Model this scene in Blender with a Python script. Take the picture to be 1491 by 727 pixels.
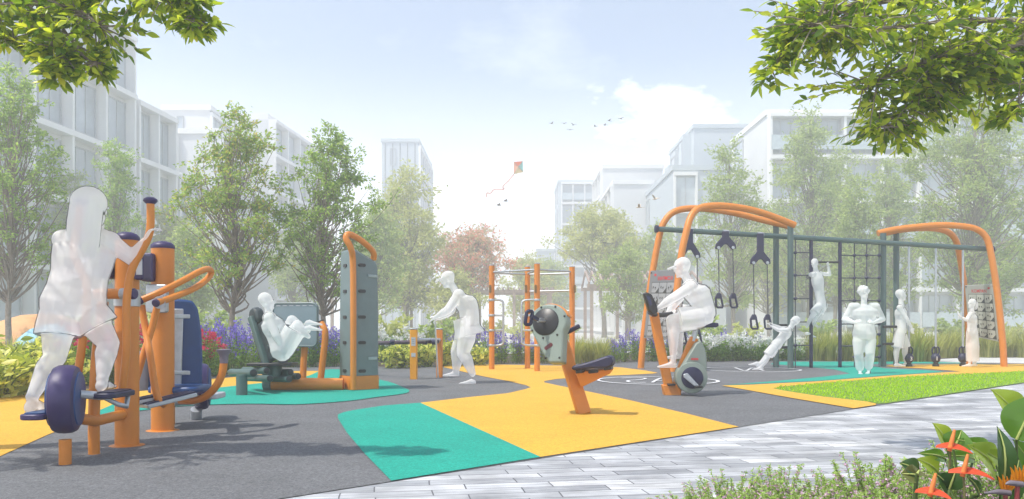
import bpy, bmesh, math, random
import numpy as np
from mathutils import Vector, Matrix, Quaternion

C = bpy.context.scene
for o in list(bpy.data.objects): bpy.data.objects.remove(o)
COL = C.collection
R = math.radians
# ------------------------------------------------------------------ camera, sky, sun, exposure
F, EYE, HOR, CX = 28/36*1491, 0.85, 478.0, 745.5     # focal length in photo pixels, eye height, horizon row, centre column
cam_d = bpy.data.cameras.new('camera'); cam = bpy.data.objects.new('camera', cam_d); COL.objects.link(cam)
cam.location = (0, 0, EYE); cam.rotation_euler = (R(90), 0, 0)
cam_d.sensor_width = 36; cam_d.lens = 28; cam_d.shift_y = (HOR-363.5)/1491
cam_d.clip_start = 0.05; cam_d.clip_end = 3000
C.camera = cam
SUN_EL, SUN_AZ = 62.0, -118.0    # azimuth from +Y towards +X: the sun stands left of and behind the camera
sun_dir = Vector((math.sin(R(SUN_AZ))*math.cos(R(SUN_EL)), math.cos(R(SUN_AZ))*math.cos(R(SUN_EL)), math.sin(R(SUN_EL))))
sl = bpy.data.lights.new('sun', 'SUN'); sl.energy = 4.2; sl.angle = R(0.6); sl.color = (1.0, 0.95, 0.87)
so = bpy.data.objects.new('sun', sl); COL.objects.link(so)
so.rotation_euler = (-sun_dir).to_track_quat('-Z', 'Y').to_euler(); so.location = (-20, -20, 30)
wd = bpy.data.worlds.new('World'); C.world = wd; wd.use_nodes = True
nt = wd.node_tree; nt.nodes.clear()
def N(t, typ, **k):
    n = t.nodes.new(typ)
    for a, b in k.items(): setattr(n, a, b)
    return n
wo = N(nt, 'ShaderNodeOutputWorld'); bg = N(nt, 'ShaderNodeBackground'); bg.inputs[1].default_value = 0.15
sky = N(nt, 'ShaderNodeTexSky', sky_type='NISHITA', sun_disc=False); sky.sun_elevation = R(SUN_EL); sky.sun_rotation = R(SUN_AZ)
sky.air_density = 1.0; sky.dust_density = 0.7; sky.ozone_density = 1.0
tc = N(nt, 'ShaderNodeTexCoord')
nz = N(nt, 'ShaderNodeTexNoise'); nz.inputs['Scale'].default_value = 5.5; nz.inputs['Detail'].default_value = 9; nz.inputs['Roughness'].default_value = 0.58
mp = N(nt, 'ShaderNodeMapping'); mp.inputs['Scale'].default_value = (1, 1, 2.0); mp.inputs['Location'].default_value = (0.35, 0.1, 0.2)
nt.links.new(tc.outputs['Generated'], mp.inputs[0]); nt.links.new(mp.outputs[0], nz.inputs['Vector'])
# two cumulus banks (directions in the sky) roughened by the noise
def vmath(op, a=None, b=None):
    n = N(nt, 'ShaderNodeVectorMath', operation=op)
    for i, v in ((0, a), (1, b)):
        if v is None: continue
        if isinstance(v, (tuple, list)): n.inputs[i].default_value = v
        else: nt.links.new(v, n.inputs[i])
    return n
def fmath(op, a, b=0.0, clamp=False):
    n = N(nt, 'ShaderNodeMath', operation=op); n.use_clamp = clamp
    for i, v in ((0, a), (1, b)):
        if isinstance(v, (int, float)): n.inputs[i].default_value = v
        else: nt.links.new(v, n.inputs[i])
    return n.outputs[0]
gate = None
for px, py, rx, rz in ((960, 172, .085, .05), (1020, 205, .10, .05), (700, 320, .17, .08), (430, 205, .06, .03)):
    c = Vector(((px-CX)/F, 1, (HOR-py)/F)).normalized()
    d = vmath('SUBTRACT', tc.outputs['Generated'], tuple(c))
    d = vmath('DIVIDE', d.outputs[0], (rx, .35, rz))
    l = vmath('LENGTH', d.outputs[0]).outputs['Value']
    g = fmath('SUBTRACT', 1.0, l)
    gate = g if gate is None else fmath('MAXIMUM', gate, g)
nn = fmath('MULTIPLY', fmath('SUBTRACT', nz.outputs[0], 0.52), 4.2)
cl = fmath('MULTIPLY', fmath('ADD', gate, nn), 1.5, True)
veil = fmath('MULTIPLY', fmath('SUBTRACT', nz.outputs[0], 0.42), 2.0, True)
cl = fmath('MAXIMUM', cl, fmath('MULTIPLY', veil, 0.35))
sepd = N(nt, 'ShaderNodeSeparateXYZ'); nt.links.new(tc.outputs['Generated'], sepd.inputs[0])
low = N(nt, 'ShaderNodeMapRange', interpolation_type='SMOOTHSTEP'); low.inputs[1].default_value = .33; low.inputs[2].default_value = .02; low.inputs[3].default_value = 0.06; low.inputs[4].default_value = .9
nt.links.new(sepd.outputs[2], low.inputs[0]); cl = fmath('MAXIMUM', cl, low.outputs[0])      # bright hazy horizon
mx = N(nt, 'ShaderNodeMix', data_type='RGBA'); mx.inputs[7].default_value = (11.5, 11.6, 11.8, 1)
nt.links.new(cl, mx.inputs[0]); nt.links.new(sky.outputs[0], mx.inputs[6]); nt.links.new(mx.outputs[2], bg.inputs[0]); nt.links.new(bg.outputs[0], wo.inputs[0])
C.view_settings.view_transform = 'Standard'; C.view_settings.look = 'None'; C.view_settings.gamma = 1; C.view_settings.exposure = 0.36
C.view_settings.use_curve_mapping = False
cy = C.cycles
C.render.engine = 'CYCLES'
cy.use_denoising = True; cy.max_bounces = 8; cy.diffuse_bounces = 3; cy.glossy_bounces = 3; cy.transmission_bounces = 4
cy.transparent_max_bounces = 24; cy.volume_bounces = 3; cy.use_adaptive_sampling = True; cy.adaptive_threshold = 0.02
cy.sample_clamp_indirect = 6

# ------------------------------------------------------------------ pixel <-> place
def W(px, py, d): return Vector(((px-CX)/F*d, d, EYE+(HOR-py)/F*d))
def G(px, py, z=0.0):
    d = (EYE-z)*F/(py-HOR); return Vector(((px-CX)/F*d, d, z))
def gd(py): return EYE*F/(py-HOR)

# ------------------------------------------------------------------ materials
MATS = {}
def mat(name, col, rough=0.5, metal=0.0, var=0.12, vscale=6.0, bump=0.0, bscale=80.0, spec=0.5, coat=0.0, sheen=0.0):
    if name in MATS: return MATS[name]
    m = bpy.data.materials.new(name); m.use_nodes = True; t = m.node_tree
    b = t.nodes['Principled BSDF']; b.inputs['Roughness'].default_value = rough; b.inputs['Metallic'].default_value = metal
    b.inputs['Specular IOR Level'].default_value = spec; b.inputs['Coat Weight'].default_value = coat
    tcn = N(t, 'ShaderNodeTexCoord')
    n1 = N(t, 'ShaderNodeTexNoise'); n1.inputs['Scale'].default_value = vscale; n1.inputs['Detail'].default_value = 6; n1.inputs['Roughness'].default_value = .65
    t.links.new(tcn.outputs['Object'], n1.inputs['Vector'])
    rp = N(t, 'ShaderNodeValToRGB')
    rp.color_ramp.elements[0].position = .3; rp.color_ramp.elements[1].position = .7
    rp.color_ramp.elements[0].color = tuple(c*(1-var) for c in col)+(1,)
    rp.color_ramp.elements[1].color = tuple(min(1, c*(1+var)) for c in col)+(1,)
    t.links.new(n1.outputs[0], rp.inputs[0]); t.links.new(rp.outputs[0], b.inputs['Base Color'])
    mr = N(t, 'ShaderNodeMapRange'); mr.inputs[3].default_value = max(.05, rough-.1); mr.inputs[4].default_value = min(1, rough+.12)
    t.links.new(n1.outputs[0], mr.inputs[0]); t.links.new(mr.outputs[0], b.inputs['Roughness'])
    if bump:
        n2 = N(t, 'ShaderNodeTexNoise'); n2.inputs['Scale'].default_value = bscale; n2.inputs['Detail'].default_value = 3
        t.links.new(tcn.outputs['Object'], n2.inputs['Vector'])
        bp = N(t, 'ShaderNodeBump'); bp.inputs['Strength'].default_value = bump; bp.inputs['Distance'].default_value = .01
        t.links.new(n2.outputs[0], bp.inputs['Height']); t.links.new(bp.outputs[0], b.inputs['Normal'])
    MATS[name] = m; return m
def leaf_mat(name, cols, trans=0.45, tcol=None, rough=.45, gloss=.3):
    """leaves: per-leaf colour, part of the light passes through the blade"""
    if name in MATS: return MATS[name]
    m = bpy.data.materials.new(name); m.use_nodes = True; t = m.node_tree
    b = t.nodes['Principled BSDF']; b.inputs['Roughness'].default_value = rough; b.inputs['Specular IOR Level'].default_value = gloss
    ge = N(t, 'ShaderNodeNewGeometry'); rp = N(t, 'ShaderNodeValToRGB'); cr = rp.color_ramp
    k = len(cols)
    while len(cr.elements) < k: cr.elements.new(.5)
    for i, c in enumerate(cols): cr.elements[i].position = i/max(1, k-1); cr.elements[i].color = tuple(c)+(1,)
    t.links.new(ge.outputs['Random Per Island'], rp.inputs[0]); t.links.new(rp.outputs[0], b.inputs['Base Color'])
    tr = N(t, 'ShaderNodeBsdfTranslucent'); mxs = N(t, 'ShaderNodeMixShader'); mxs.inputs[0].default_value = trans
    g = N(t, 'ShaderNodeMix', data_type='RGBA', blend_type='MULTIPLY'); g.inputs[0].default_value = 1
    g.inputs[7].default_value = tuple(tcol or (2.6, 2.6, 1.2))+(1,)
    t.links.new(rp.outputs[0], g.inputs[6]); t.links.new(g.outputs[2], tr.inputs[0])
    t.links.new(b.outputs[0], mxs.inputs[1]); t.links.new(tr.outputs[0], mxs.inputs[2])
    t.links.new(mxs.outputs[0], t.nodes['Material Output'].inputs[0])
    MATS[name] = m; return m

# ------------------------------------------------------------------ mesh helpers
def catmull(P, n=8, closed=False):
    P = [Vector(p) for p in P]; out = []; L = len(P)
    for i in range(L if closed else L-1):
        g = lambda k: P[k % L] if closed else P[max(0, min(L-1, k))]
        p0, p1, p2, p3 = g(i-1), g(i), g(i+1), g(i+2)
        for k in range(n):
            t = k/n
            out.append(.5*((2*p1)+(p2-p0)*t+(2*p0-5*p1+4*p2-p3)*t*t+(3*p1-p0-3*p2+p3)*t**3))
    if not closed: out.append(P[-1])
    return out
def frame(n):
    n = Vector(n).normalized(); a = Vector((0, 0, 1)) if abs(n.z) < .9 else Vector((1, 0, 0))
    u = a.cross(n).normalized(); return u, n.cross(u)
class MB:
    def __init__(s): s.v = []; s.f = []
    def add(s, vs, fs):
        k = len(s.v); s.v += [Vector(v) for v in vs]; s.f += [tuple(i+k for i in f) for f in fs]; return s
    def box(s, c, size, ax=None):
        x, y, z = ax if ax else (Vector((1,0,0)), Vector((0,1,0)), Vector((0,0,1)))
        hx, hy, hz = [q/2 for q in size]; c = Vector(c)
        vs = [c+x*(hx*i)+y*(hy*j)+z*(hz*k) for k in (-1,1) for j in (-1,1) for i in (-1,1)]
        return s.add(vs, [(0,2,3,1),(4,5,7,6),(0,1,5,4),(2,6,7,3),(0,4,6,2),(1,3,7,5)])
    def bar(s, a, b, w, h, up=(0,0,1)):
        a, b = Vector(a), Vector(b); z = (b-a); L = z.length; z.normalize()
        x = Vector(up).cross(z)
        x = x.normalized() if x.length > 1e-4 else Vector((1,0,0))
        return s.box((a+b)/2, (w, h, L), (x, z.cross(x), z))
    def tube(s, P, r, seg=14, cap=True, smooth=0):
        P = [Vector(p) for p in P]
        if smooth: 
            if isinstance(r, (list, tuple)):
                rr = []
                for i in range(len(r)-1): rr += [r[i]+(r[i+1]-r[i])*k/smooth for k in range(smooth)]
                r = rr+[r[-1]]
            P = catmull(P, smooth)
        n = len(P); rs = r if isinstance(r, (list, tuple)) else [r]*n
        T = [(P[min(i+1,n-1)]-P[max(i-1,0)]).normalized() for i in range(n)]
        u, v = frame(T[0]); vs = []
        for i in range(n):
            if i:
                u = (u-T[i]*u.dot(T[i])); u.normalize(); v = T[i].cross(u)
            for k in range(seg):
                a = 2*math.pi*k/seg; vs.append(P[i]+(u*math.cos(a)+v*math.sin(a))*rs[i])
        fs = [(i*seg+k, i*seg+(k+1)%seg, (i+1)*seg+(k+1)%seg, (i+1)*seg+k) for i in range(n-1) for k in range(seg)]
        if cap: fs += [tuple(range(seg))[::-1], tuple((n-1)*seg+k for k in range(seg))]
        return s.add(vs, fs)
    def cyl(s, a, b, r, r2=None, seg=20): return s.tube([a, b], [r, r if r2 is None else r2], seg)
    def lathe(s, prof, o, ax=(0,0,1), seg=24):
        o = Vector(o); ax = Vector(ax).normalized(); u, v = frame(ax); vs = []; n = len(prof)
        for r, h in prof:
            for k in range(seg):
                a = 2*math.pi*k/seg; vs.append(o+ax*h+(u*math.cos(a)+v*math.sin(a))*max(r, 1e-4))
        fs = [(i*seg+k, i*seg+(k+1)%seg, (i+1)*seg+(k+1)%seg, (i+1)*seg+k) for i in range(n-1) for k in range(seg)]
        fs += [tuple(range(seg))[::-1], tuple((n-1)*seg+k for k in range(seg))]
        return s.add(vs, fs)
    def ell(s, c, rad, ax=None, seg=16, rings=10):
        c = Vector(c); x, y, z = ax if ax else (Vector((1,0,0)), Vector((0,1,0)), Vector((0,0,1)))
        vs = [c-z*rad[2]]
        for i in range(1, rings):
            t = math.pi*i/rings
            for k in range(seg):
                a = 2*math.pi*k/seg
                vs.append(c+x*(rad[0]*math.sin(t)*math.cos(a))+y*(rad[1]*math.sin(t)*math.sin(a))-z*(rad[2]*math.cos(t)))
        vs.append(c+z*rad[2]); top = len(vs)-1
        fs = [(0, 1+(k+1)%seg, 1+k) for k in range(seg)]
        for i in range(rings-2):
            b0 = 1+i*seg
            fs += [(b0+k, b0+(k+1)%seg, b0+seg+(k+1)%seg, b0+seg+k) for k in range(seg)]
        b0 = 1+(rings-2)*seg
        fs += [(b0+k, b0+(k+1)%seg, top) for k in range(seg)]
        return s.add(vs, fs)
    def prism(s, pts, th, off=0.0, n=None):
        """closed outline of 3D points in a plane, given thickness along its normal (centred, plus off)"""
        pts = [Vector(p) for p in pts]; k = len(pts)
        if n is None:
            n = Vector((0,0,0)); c = sum(pts, Vector())/k
            for i in range(k): n += (pts[i]-c).cross(pts[(i+1)%k]-c)
        n = Vector(n).normalized()
        vs = [p+n*(off-th/2) for p in pts]+[p+n*(off+th/2) for p in pts]
        fs = [tuple(range(k))[::-1], tuple(range(k, 2*k))]+[(i, (i+1)%k, k+(i+1)%k, k+i) for i in range(k)]
        return s.add(vs, fs)
    def loft(s, rings, cap=True):
        k = len(rings[0]); vs = [p for r in rings for p in r]; n = len(rings)
        fs = [(i*k+j, i*k+(j+1)%k, (i+1)*k+(j+1)%k, (i+1)*k+j) for i in range(n-1) for j in range(k)]
        if cap: fs += [tuple(range(k))[::-1], tuple((n-1)*k+j for j in range(k))]
        return s.add(vs, fs)
ORG = {}
def finish(me, angle=38):
    me.shade_smooth(); me.set_sharp_from_angle(angle=R(angle))
def link(name, me, m, parent=None, base=None):
    o = bpy.data.objects.new(name, me); COL.objects.link(o)
    if m is not None:
        if not me.materials: me.materials.append(m)
    if parent is not None:
        o.parent = parent; ORG[o.name] = ORG[parent.name]
    else:
        o.location = base or (0,0,0); ORG[o.name] = Vector(base or (0,0,0))
    return o
def part(name, mb, m, parent=None, base=None, bevel=0.0, angle=38, label=None, fix=True):
    me = bpy.data.meshes.new(name)
    off = ORG[parent.name] if parent is not None else Vector(base or (0,0,0))
    me.from_pydata([tuple(v-off) for v in mb.v], [], mb.f)
    if fix:
        bm = bmesh.new(); bm.from_mesh(me); bmesh.ops.recalc_face_normals(bm, faces=bm.faces); bm.to_mesh(me); bm.free()
    me.validate(); finish(me, angle)
    o = link(name, me, m, parent, base)
    if bevel:
        b = o.modifiers.new('bevel', 'BEVEL'); b.width = bevel; b.segments = 2; b.limit_method = 'ANGLE'; b.angle_limit = R(40)
    if label: o['label'] = label
    return o
def tag(o, label, cat, group=None):
    o['label'] = label; o['category'] = cat
    if group: o['group'] = group
    return o
def thing(name, label, cat, loc, group=None):
    o = bpy.data.objects.new(name, None); COL.objects.link(o); o.location = loc; o.empty_display_size = .2
    ORG[o.name] = Vector(loc); return tag(o, label, cat, group)
def struct(name, mb, m, **k):
    o = part(name, mb, m, **k); o['kind'] = 'structure'; return o
def copy_tree(o, parent=None):
    c = o.copy(); COL.objects.link(c)
    if parent is not None: c.parent = parent
    for ch in list(o.children): copy_tree(ch, c)
    return c
def text_mesh(word, height):
    """2-D glyph polygons of a word, lower-left at the origin: (verts, faces)"""
    cu = bpy.data.curves.new('glyphs', 'FONT'); cu.body = word; cu.size = 1; cu.resolution_u = 3; cu.offset = .012
    ob = bpy.data.objects.new('glyphs', cu); COL.objects.link(ob)
    dg = bpy.context.evaluated_depsgraph_get(); me = bpy.data.meshes.new_from_object(ob.evaluated_get(dg))
    vs = np.array([v.co[:] for v in me.vertices]); fs = [tuple(p.vertices) for p in me.polygons]
    bpy.data.objects.remove(ob); bpy.data.curves.remove(cu); bpy.data.meshes.remove(me)
    mn = vs.min(0); vs = vs-mn; k = height/vs[:,1].max(); return vs*k, fs
def quadmap(c00, c10, c11, c01):
    c00, c10, c11, c01 = map(Vector, (c00, c10, c11, c01)); n = (c10-c00).cross(c01-c00).normalized()
    return (lambda u, v, o=0.0: (c00*(1-u)+c10*u)*(1-v)+(c01*(1-u)+c11*u)*v+n*o), n
# leaves as numpy arrays: every leaf a folded blade
def leaf_cloud(name, pos, dirs, up, length, width, m, parent=None, base=None, near=False, droop=.15):
    off = np.array(ORG[parent.name] if parent is not None else Vector(base or (0,0,0)))
    pos = np.asarray(pos, float)-off; n = len(pos)
    d = np.asarray(dirs, float); d /= np.linalg.norm(d, axis=1, keepdims=True)+1e-9
    u = np.asarray(up, float); sdv = np.cross(d, u); sdv /= np.linalg.norm(sdv, axis=1, keepdims=True)+1e-9
    u = np.cross(sdv, d)
    L = np.broadcast_to(np.asarray(length, float).reshape(-1,1), (n,1)); Wd = np.broadcast_to(np.asarray(width, float).reshape(-1,1), (n,1))
    if not near:
        V = np.stack([pos, pos+d*L*.5+sdv*Wd*.5+u*Wd*.22, pos+d*L-u*L*droop, pos+d*L*.5-sdv*Wd*.5+u*Wd*.22], 1).reshape(-1,3)
        idx = np.arange(n)[:,None]*4; Fc = np.concatenate([idx+np.array([0,1,2]), idx+np.array([0,2,3])], 1).reshape(-1,3)
    else:
        prof = [(0,.06),(.18,.62),(.42,1.0),(.7,.72),(.9,.26)]
        rows = []
        for t, w in prof:
            c = pos+d*L*t-u*L*droop*t*t
            rows += [c-sdv*Wd*w*.5+u*Wd*w*.14, c, c+sdv*Wd*w*.5+u*Wd*w*.14]
        rows.append(pos+d*L-u*L*droop)
        V = np.stack(rows, 1).reshape(-1,3); k = len(rows); q = []
        for i in range(4):
            a = i*3
            for j in (0,1): q += [(a+j,a+j+1,a+3+j+1),(a+j,a+3+j+1,a+3+j)]
        q += [(12,13,15),(13,14,15)]
        q = np.array(q); Fc = (np.arange(n)[:,None,None]*k+q[None]).reshape(-1,3)
    me = bpy.data.meshes.new(name); nf = len(Fc)
    me.vertices.add(len(V)); me.vertices.foreach_set('co', V.astype(np.float32).ravel())
    me.loops.add(nf*3); me.loops.foreach_set('vertex_index', Fc.astype(np.int32).ravel())
    me.polygons.add(nf); me.polygons.foreach_set('loop_start', np.arange(nf, dtype=np.int32)*3)
    me.update(calc_edges=True); me.validate()
    if near: me.shade_smooth()
    return link(name, me, m, parent, base)
RNG = np.random.default_rng(7)
def rdir(n, zb=0.0, rng=RNG):
    v = rng.normal(size=(n,3)); v[:,2] += zb; return v/np.linalg.norm(v, axis=1, keepdims=True)

# paints and other shared materials (real base colours)
ORANGE = mat('orange_powder_coat', (.58, .195, .018), .42, var=.06, bump=.04, bscale=300)
ORANGE2 = mat('amber_post_paint', (.68, .29, .012), .45, var=.06, bump=.04, bscale=300)
NAVY = mat('navy_rubber', (.010, .011, .048), .5, var=.2, bump=.05, bscale=250)
PURPLE = mat('purple_plastic', (.028, .017, .085), .45, var=.12, bump=.03, bscale=250)
BLUE = mat('blue_plastic', (.007, .048, .17), .42, var=.12, bump=.03, bscale=250)
STEEL = mat('galvanised_steel', (.42, .45, .48), .42, metal=.6, var=.12, vscale=20)
GREEN = mat('grey_green_paint', (.065, .11, .105), .45, var=.08)
PANELG = mat('grey_green_plastic', (.125, .175, .18), .42, var=.08, bump=.03, bscale=200)
DARKG = mat('dark_grey_upholstery', (.028, .042, .047), .55, var=.15, bump=.06, bscale=160)
LGREEN = mat('pale_grey_green_housing', (.20, .245, .215), .42, var=.06)
BLACK = mat('black_plastic', (.012, .012, .014), .4, var=.2)
PALE = mat('pale_grey_plastic', (.42, .44, .47), .45, var=.06)
RED = mat('red_print', (.55, .02, .03), .5, var=.05)
WHITE = mat('white_print', (.8, .8, .8), .5, var=.03)
# ------------------------------------------------------------------ ground sheets, each a few millimetres above the last
def ground_mat(name, col, var, scale, fine=900, bump=.25, rough=.85, speck=.35, blot=None):
    m = bpy.data.materials.new(name); m.use_nodes = True; t = m.node_tree; b = t.nodes['Principled BSDF']
    b.inputs['Roughness'].default_value = rough; b.inputs['Specular IOR Level'].default_value = .3
    tcn = N(t, 'ShaderNodeTexCoord'); n1 = N(t, 'ShaderNodeTexNoise'); n1.inputs['Scale'].default_value = scale; n1.inputs['Detail'].default_value = 8; n1.inputs['Roughness'].default_value = .6
    n2 = N(t, 'ShaderNodeTexVoronoi'); n2.inputs['Scale'].default_value = fine/6
    t.links.new(tcn.outputs['Object'], n1.inputs[0]); t.links.new(tcn.outputs['Object'], n2.inputs[0])
    rp = N(t, 'ShaderNodeValToRGB'); rp.color_ramp.elements[0].position = .28; rp.color_ramp.elements[1].position = .72
    rp.color_ramp.elements[0].color = tuple(c*(1-var) for c in col)+(1,); rp.color_ramp.elements[1].color = tuple(min(1,c*(1+var)) for c in col)+(1,)
    t.links.new(n1.outputs[0], rp.inputs[0])
    sp = N(t, 'ShaderNodeMix', data_type='RGBA', blend_type='MULTIPLY'); sp.inputs[0].default_value = speck
    hs = N(t, 'ShaderNodeSeparateColor'); t.links.new(n2.outputs['Color'], hs.inputs[0])
    mr = N(t, 'ShaderNodeMapRange'); mr.inputs[3].default_value = .45; mr.inputs[4].default_value = 1.55; t.links.new(hs.outputs[0], mr.inputs[0])
    n4 = N(t, 'ShaderNodeTexNoise'); n4.inputs['Scale'].default_value = fine/18; n4.inputs['Detail'].default_value = 5; n4.inputs['Roughness'].default_value = .75; t.links.new(tcn.outputs['Object'], n4.inputs[0])
    m4 = N(t, 'ShaderNodeMapRange'); m4.inputs[1].default_value = .3; m4.inputs[2].default_value = .7; m4.inputs[3].default_value = 1-speck*.9; m4.inputs[4].default_value = 1+speck*.9; t.links.new(n4.outputs[0], m4.inputs[0])
    s4 = N(t, 'ShaderNodeMix', data_type='RGBA', blend_type='MULTIPLY'); s4.inputs[0].default_value = 1; t.links.new(rp.outputs[0], s4.inputs[6]); t.links.new(m4.outputs[0], s4.inputs[7])
    t.links.new(s4.outputs[2], sp.inputs[6]); t.links.new(mr.outputs[0], sp.inputs[7]); t.links.new(sp.outputs[2], b.inputs['Base Color'])
    bp = N(t, 'ShaderNodeBump'); bp.inputs['Strength'].default_value = bump; bp.inputs['Distance'].default_value = .004
    t.links.new(hs.outputs[1], bp.inputs['Height']); t.links.new(bp.outputs[0], b.inputs['Normal'])
    return m
def paving_mat():
    m = bpy.data.materials.new('weathered_stone_planks'); m.use_nodes = True; t = m.node_tree; b = t.nodes['Principled BSDF']
    tcn = N(t, 'ShaderNodeTexCoord'); mpn = N(t, 'ShaderNodeMapping'); mpn.inputs['Rotation'].default_value = (0,0,R(-9))
    t.links.new(tcn.outputs['Object'], mpn.inputs[0])
    wn = N(t, 'ShaderNodeTexNoise'); wn.inputs['Scale'].default_value = .9; t.links.new(mpn.outputs[0], wn.inputs[0])
    wa = N(t, 'ShaderNodeVectorMath', operation='MULTIPLY_ADD'); wa.inputs[1].default_value = (.10,.035,0); t.links.new(wn.outputs['Color'], wa.inputs[0]); t.links.new(mpn.outputs[0], wa.inputs[2])
    br = N(t, 'ShaderNodeTexBrick'); br.offset = .37; br.inputs['Scale'].default_value = 1; br.inputs['Mortar Size'].default_value = .004; br.inputs['Brick Width'].default_value = .46; br.inputs['Row Height'].default_value = .135
    br.inputs['Color1'].default_value = (0,0,0,1); br.inputs['Color2'].default_value = (1,1,1,1); br.inputs['Mortar'].default_value = (.5,.5,.5,1); br.inputs['Bias'].default_value = 0
    t.links.new(wa.outputs[0], br.inputs[0])
    rp = N(t, 'ShaderNodeValToRGB'); cr = rp.color_ramp
    for k, (p, c) in enumerate(((0,(.20,.215,.24)),(.3,(.33,.345,.37)),(.65,(.46,.475,.50)),(1,(.62,.64,.66)))):
        if k > 1: cr.elements.new(p)
    for e, (p, c) in zip(cr.elements, ((0,(.27,.28,.295)),(.3,(.36,.37,.385)),(.65,(.43,.44,.455)),(1,(.58,.585,.59)))): e.position = p; e.color = c+(1,)
    t.links.new(br.outputs[0], rp.inputs[0])
    # long grain streaks and weathering
    m2 = N(t, 'ShaderNodeMapping'); m2.inputs['Scale'].default_value = (1.6, 22, 1); t.links.new(mpn.outputs[0], m2.inputs[0])
    n1 = N(t, 'ShaderNodeTexNoise'); n1.inputs['Scale'].default_value = 1.6; n1.inputs['Detail'].default_value = 8; n1.inputs['Roughness'].default_value = .7; t.links.new(m2.outputs[0], n1.inputs[0])
    n3 = N(t, 'ShaderNodeTexNoise'); n3.inputs['Scale'].default_value = 2.2; n3.inputs['Detail'].default_value = 8; t.links.new(tcn.outputs['Object'], n3.inputs[0])
    g1 = N(t, 'ShaderNodeMapRange'); g1.inputs[1].default_value = .3; g1.inputs[2].default_value = .7; g1.inputs[3].default_value = .5; g1.inputs[4].default_value = 1.4; t.links.new(n1.outputs[0], g1.inputs[0])
    g3 = N(t, 'ShaderNodeMapRange'); g3.inputs[1].default_value = .3; g3.inputs[2].default_value = .7; g3.inputs[3].default_value = .6; g3.inputs[4].default_value = 1.3; t.links.new(n3.outputs[0], g3.inputs[0])
    a = N(t, 'ShaderNodeMix', data_type='RGBA', blend_type='MULTIPLY'); a.inputs[0].default_value = 1; t.links.new(rp.outputs[0], a.inputs[6]); t.links.new(g1.outputs[0], a.inputs[7])
    a2 = N(t, 'ShaderNodeMix', data_type='RGBA', blend_type='MULTIPLY'); a2.inputs[0].default_value = 1; t.links.new(a.outputs[2], a2.inputs[6]); t.links.new(g3.outputs[0], a2.inputs[7])
    a3 = N(t, 'ShaderNodeMix', data_type='RGBA'); a3.inputs[7].default_value = (.09,.09,.10,1); t.links.new(br.outputs[1], a3.inputs[0]); t.links.new(a2.outputs[2], a3.inputs[6])
    t.links.new(a3.outputs[2], b.inputs['Base Color']); b.inputs['Roughness'].default_value = .6
    bp = N(t, 'ShaderNodeBump'); bp.inputs['Strength'].default_value = .4; bp.inputs['Distance'].default_value = .004; bp.invert = True
    t.links.new(br.outputs[1], bp.inputs['Height']); t.links.new(bp.outputs[0], b.inputs['Normal'])
    return m
RG = ground_mat('grey_rubber_granules', (.128,.131,.136), .14, 1.2, speck=.5)
RY = ground_mat('yellow_rubber_granules', (.60,.34,.04), .07, 1.4, speck=.26)
RT = ground_mat('teal_rubber_granules', (.010,.29,.215), .08, 1.4, speck=.3)
HAZE_GROUND = ground_mat('haze_paled_ground', (.50,.50,.48), .1, .25, fine=60, speck=.12)  # pale colour stands in for haze whitening the distant ground
SOIL = ground_mat('planting_soil', (.06,.045,.03), .3, 3, fine=200)
LAWN = ground_mat('haze_faded_lawn', (.20,.27,.10), .25, .12, fine=60)  # green faded in the colour itself, in place of haze
TURF = ground_mat('bright_turf_soil', (.15,.26,.02), .2, 5, fine=300)
LINE = ground_mat('white_line_paint', (.62,.63,.64), .15, 12)
def sheet(name, P, z, m, smooth=0, kind='structure'):
    P = [Vector((p.x, p.y, z)) for p in P]
    if smooth: P = catmull(P, smooth, True)
    me = bpy.data.meshes.new(name); bm = bmesh.new(); vs = [bm.verts.new(p) for p in P]
    es = [bm.edges.new((vs[i], vs[(i+1) % len(vs)])) for i in range(len(vs))]
    bmesh.ops.triangle_fill(bm, edges=es, use_beauty=True)
    for f in bm.faces:
        f.normal_update()
        if f.normal.z < 0: f.normal_flip()
    bm.to_mesh(me); bm.free(); o = link(name, me, m); o['kind'] = kind; return o
def poly(name, pts, z, m, smooth=0): return sheet(name, [G(*p) for p in pts], z, m, smooth)
g0 = MB().box((0, 220, -.05), (760, 560, .1)); struct('ground', g0, HAZE_GROUND)
g = MB()
sheet('lawn', [Vector(p) for p in ((-60,24,0),(-4,23,0),(2,30,0),(26,30,0),(26,44,0),(-60,44,0))], .004, LAWN)
sheet('lawn', [Vector(p) for p in ((20,24,0),(90,24,0),(90,62,0),(20,62,0))], .004, LAWN)
# stone walk in front: from the rubber's front edge to behind the camera
sheet('stone_walk', [Vector(p) for p in ((-9,-6,0),(16,-6,0),(16,17.8,0),(13.2,17.6,0),(9.5,14.2,0),(7.84,12.2,0),(3.95,8.65,0),(-.66,4.38,0),(-4.2,1.1,0),(-9,-3.2,0))], .004, paving_mat())
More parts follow.
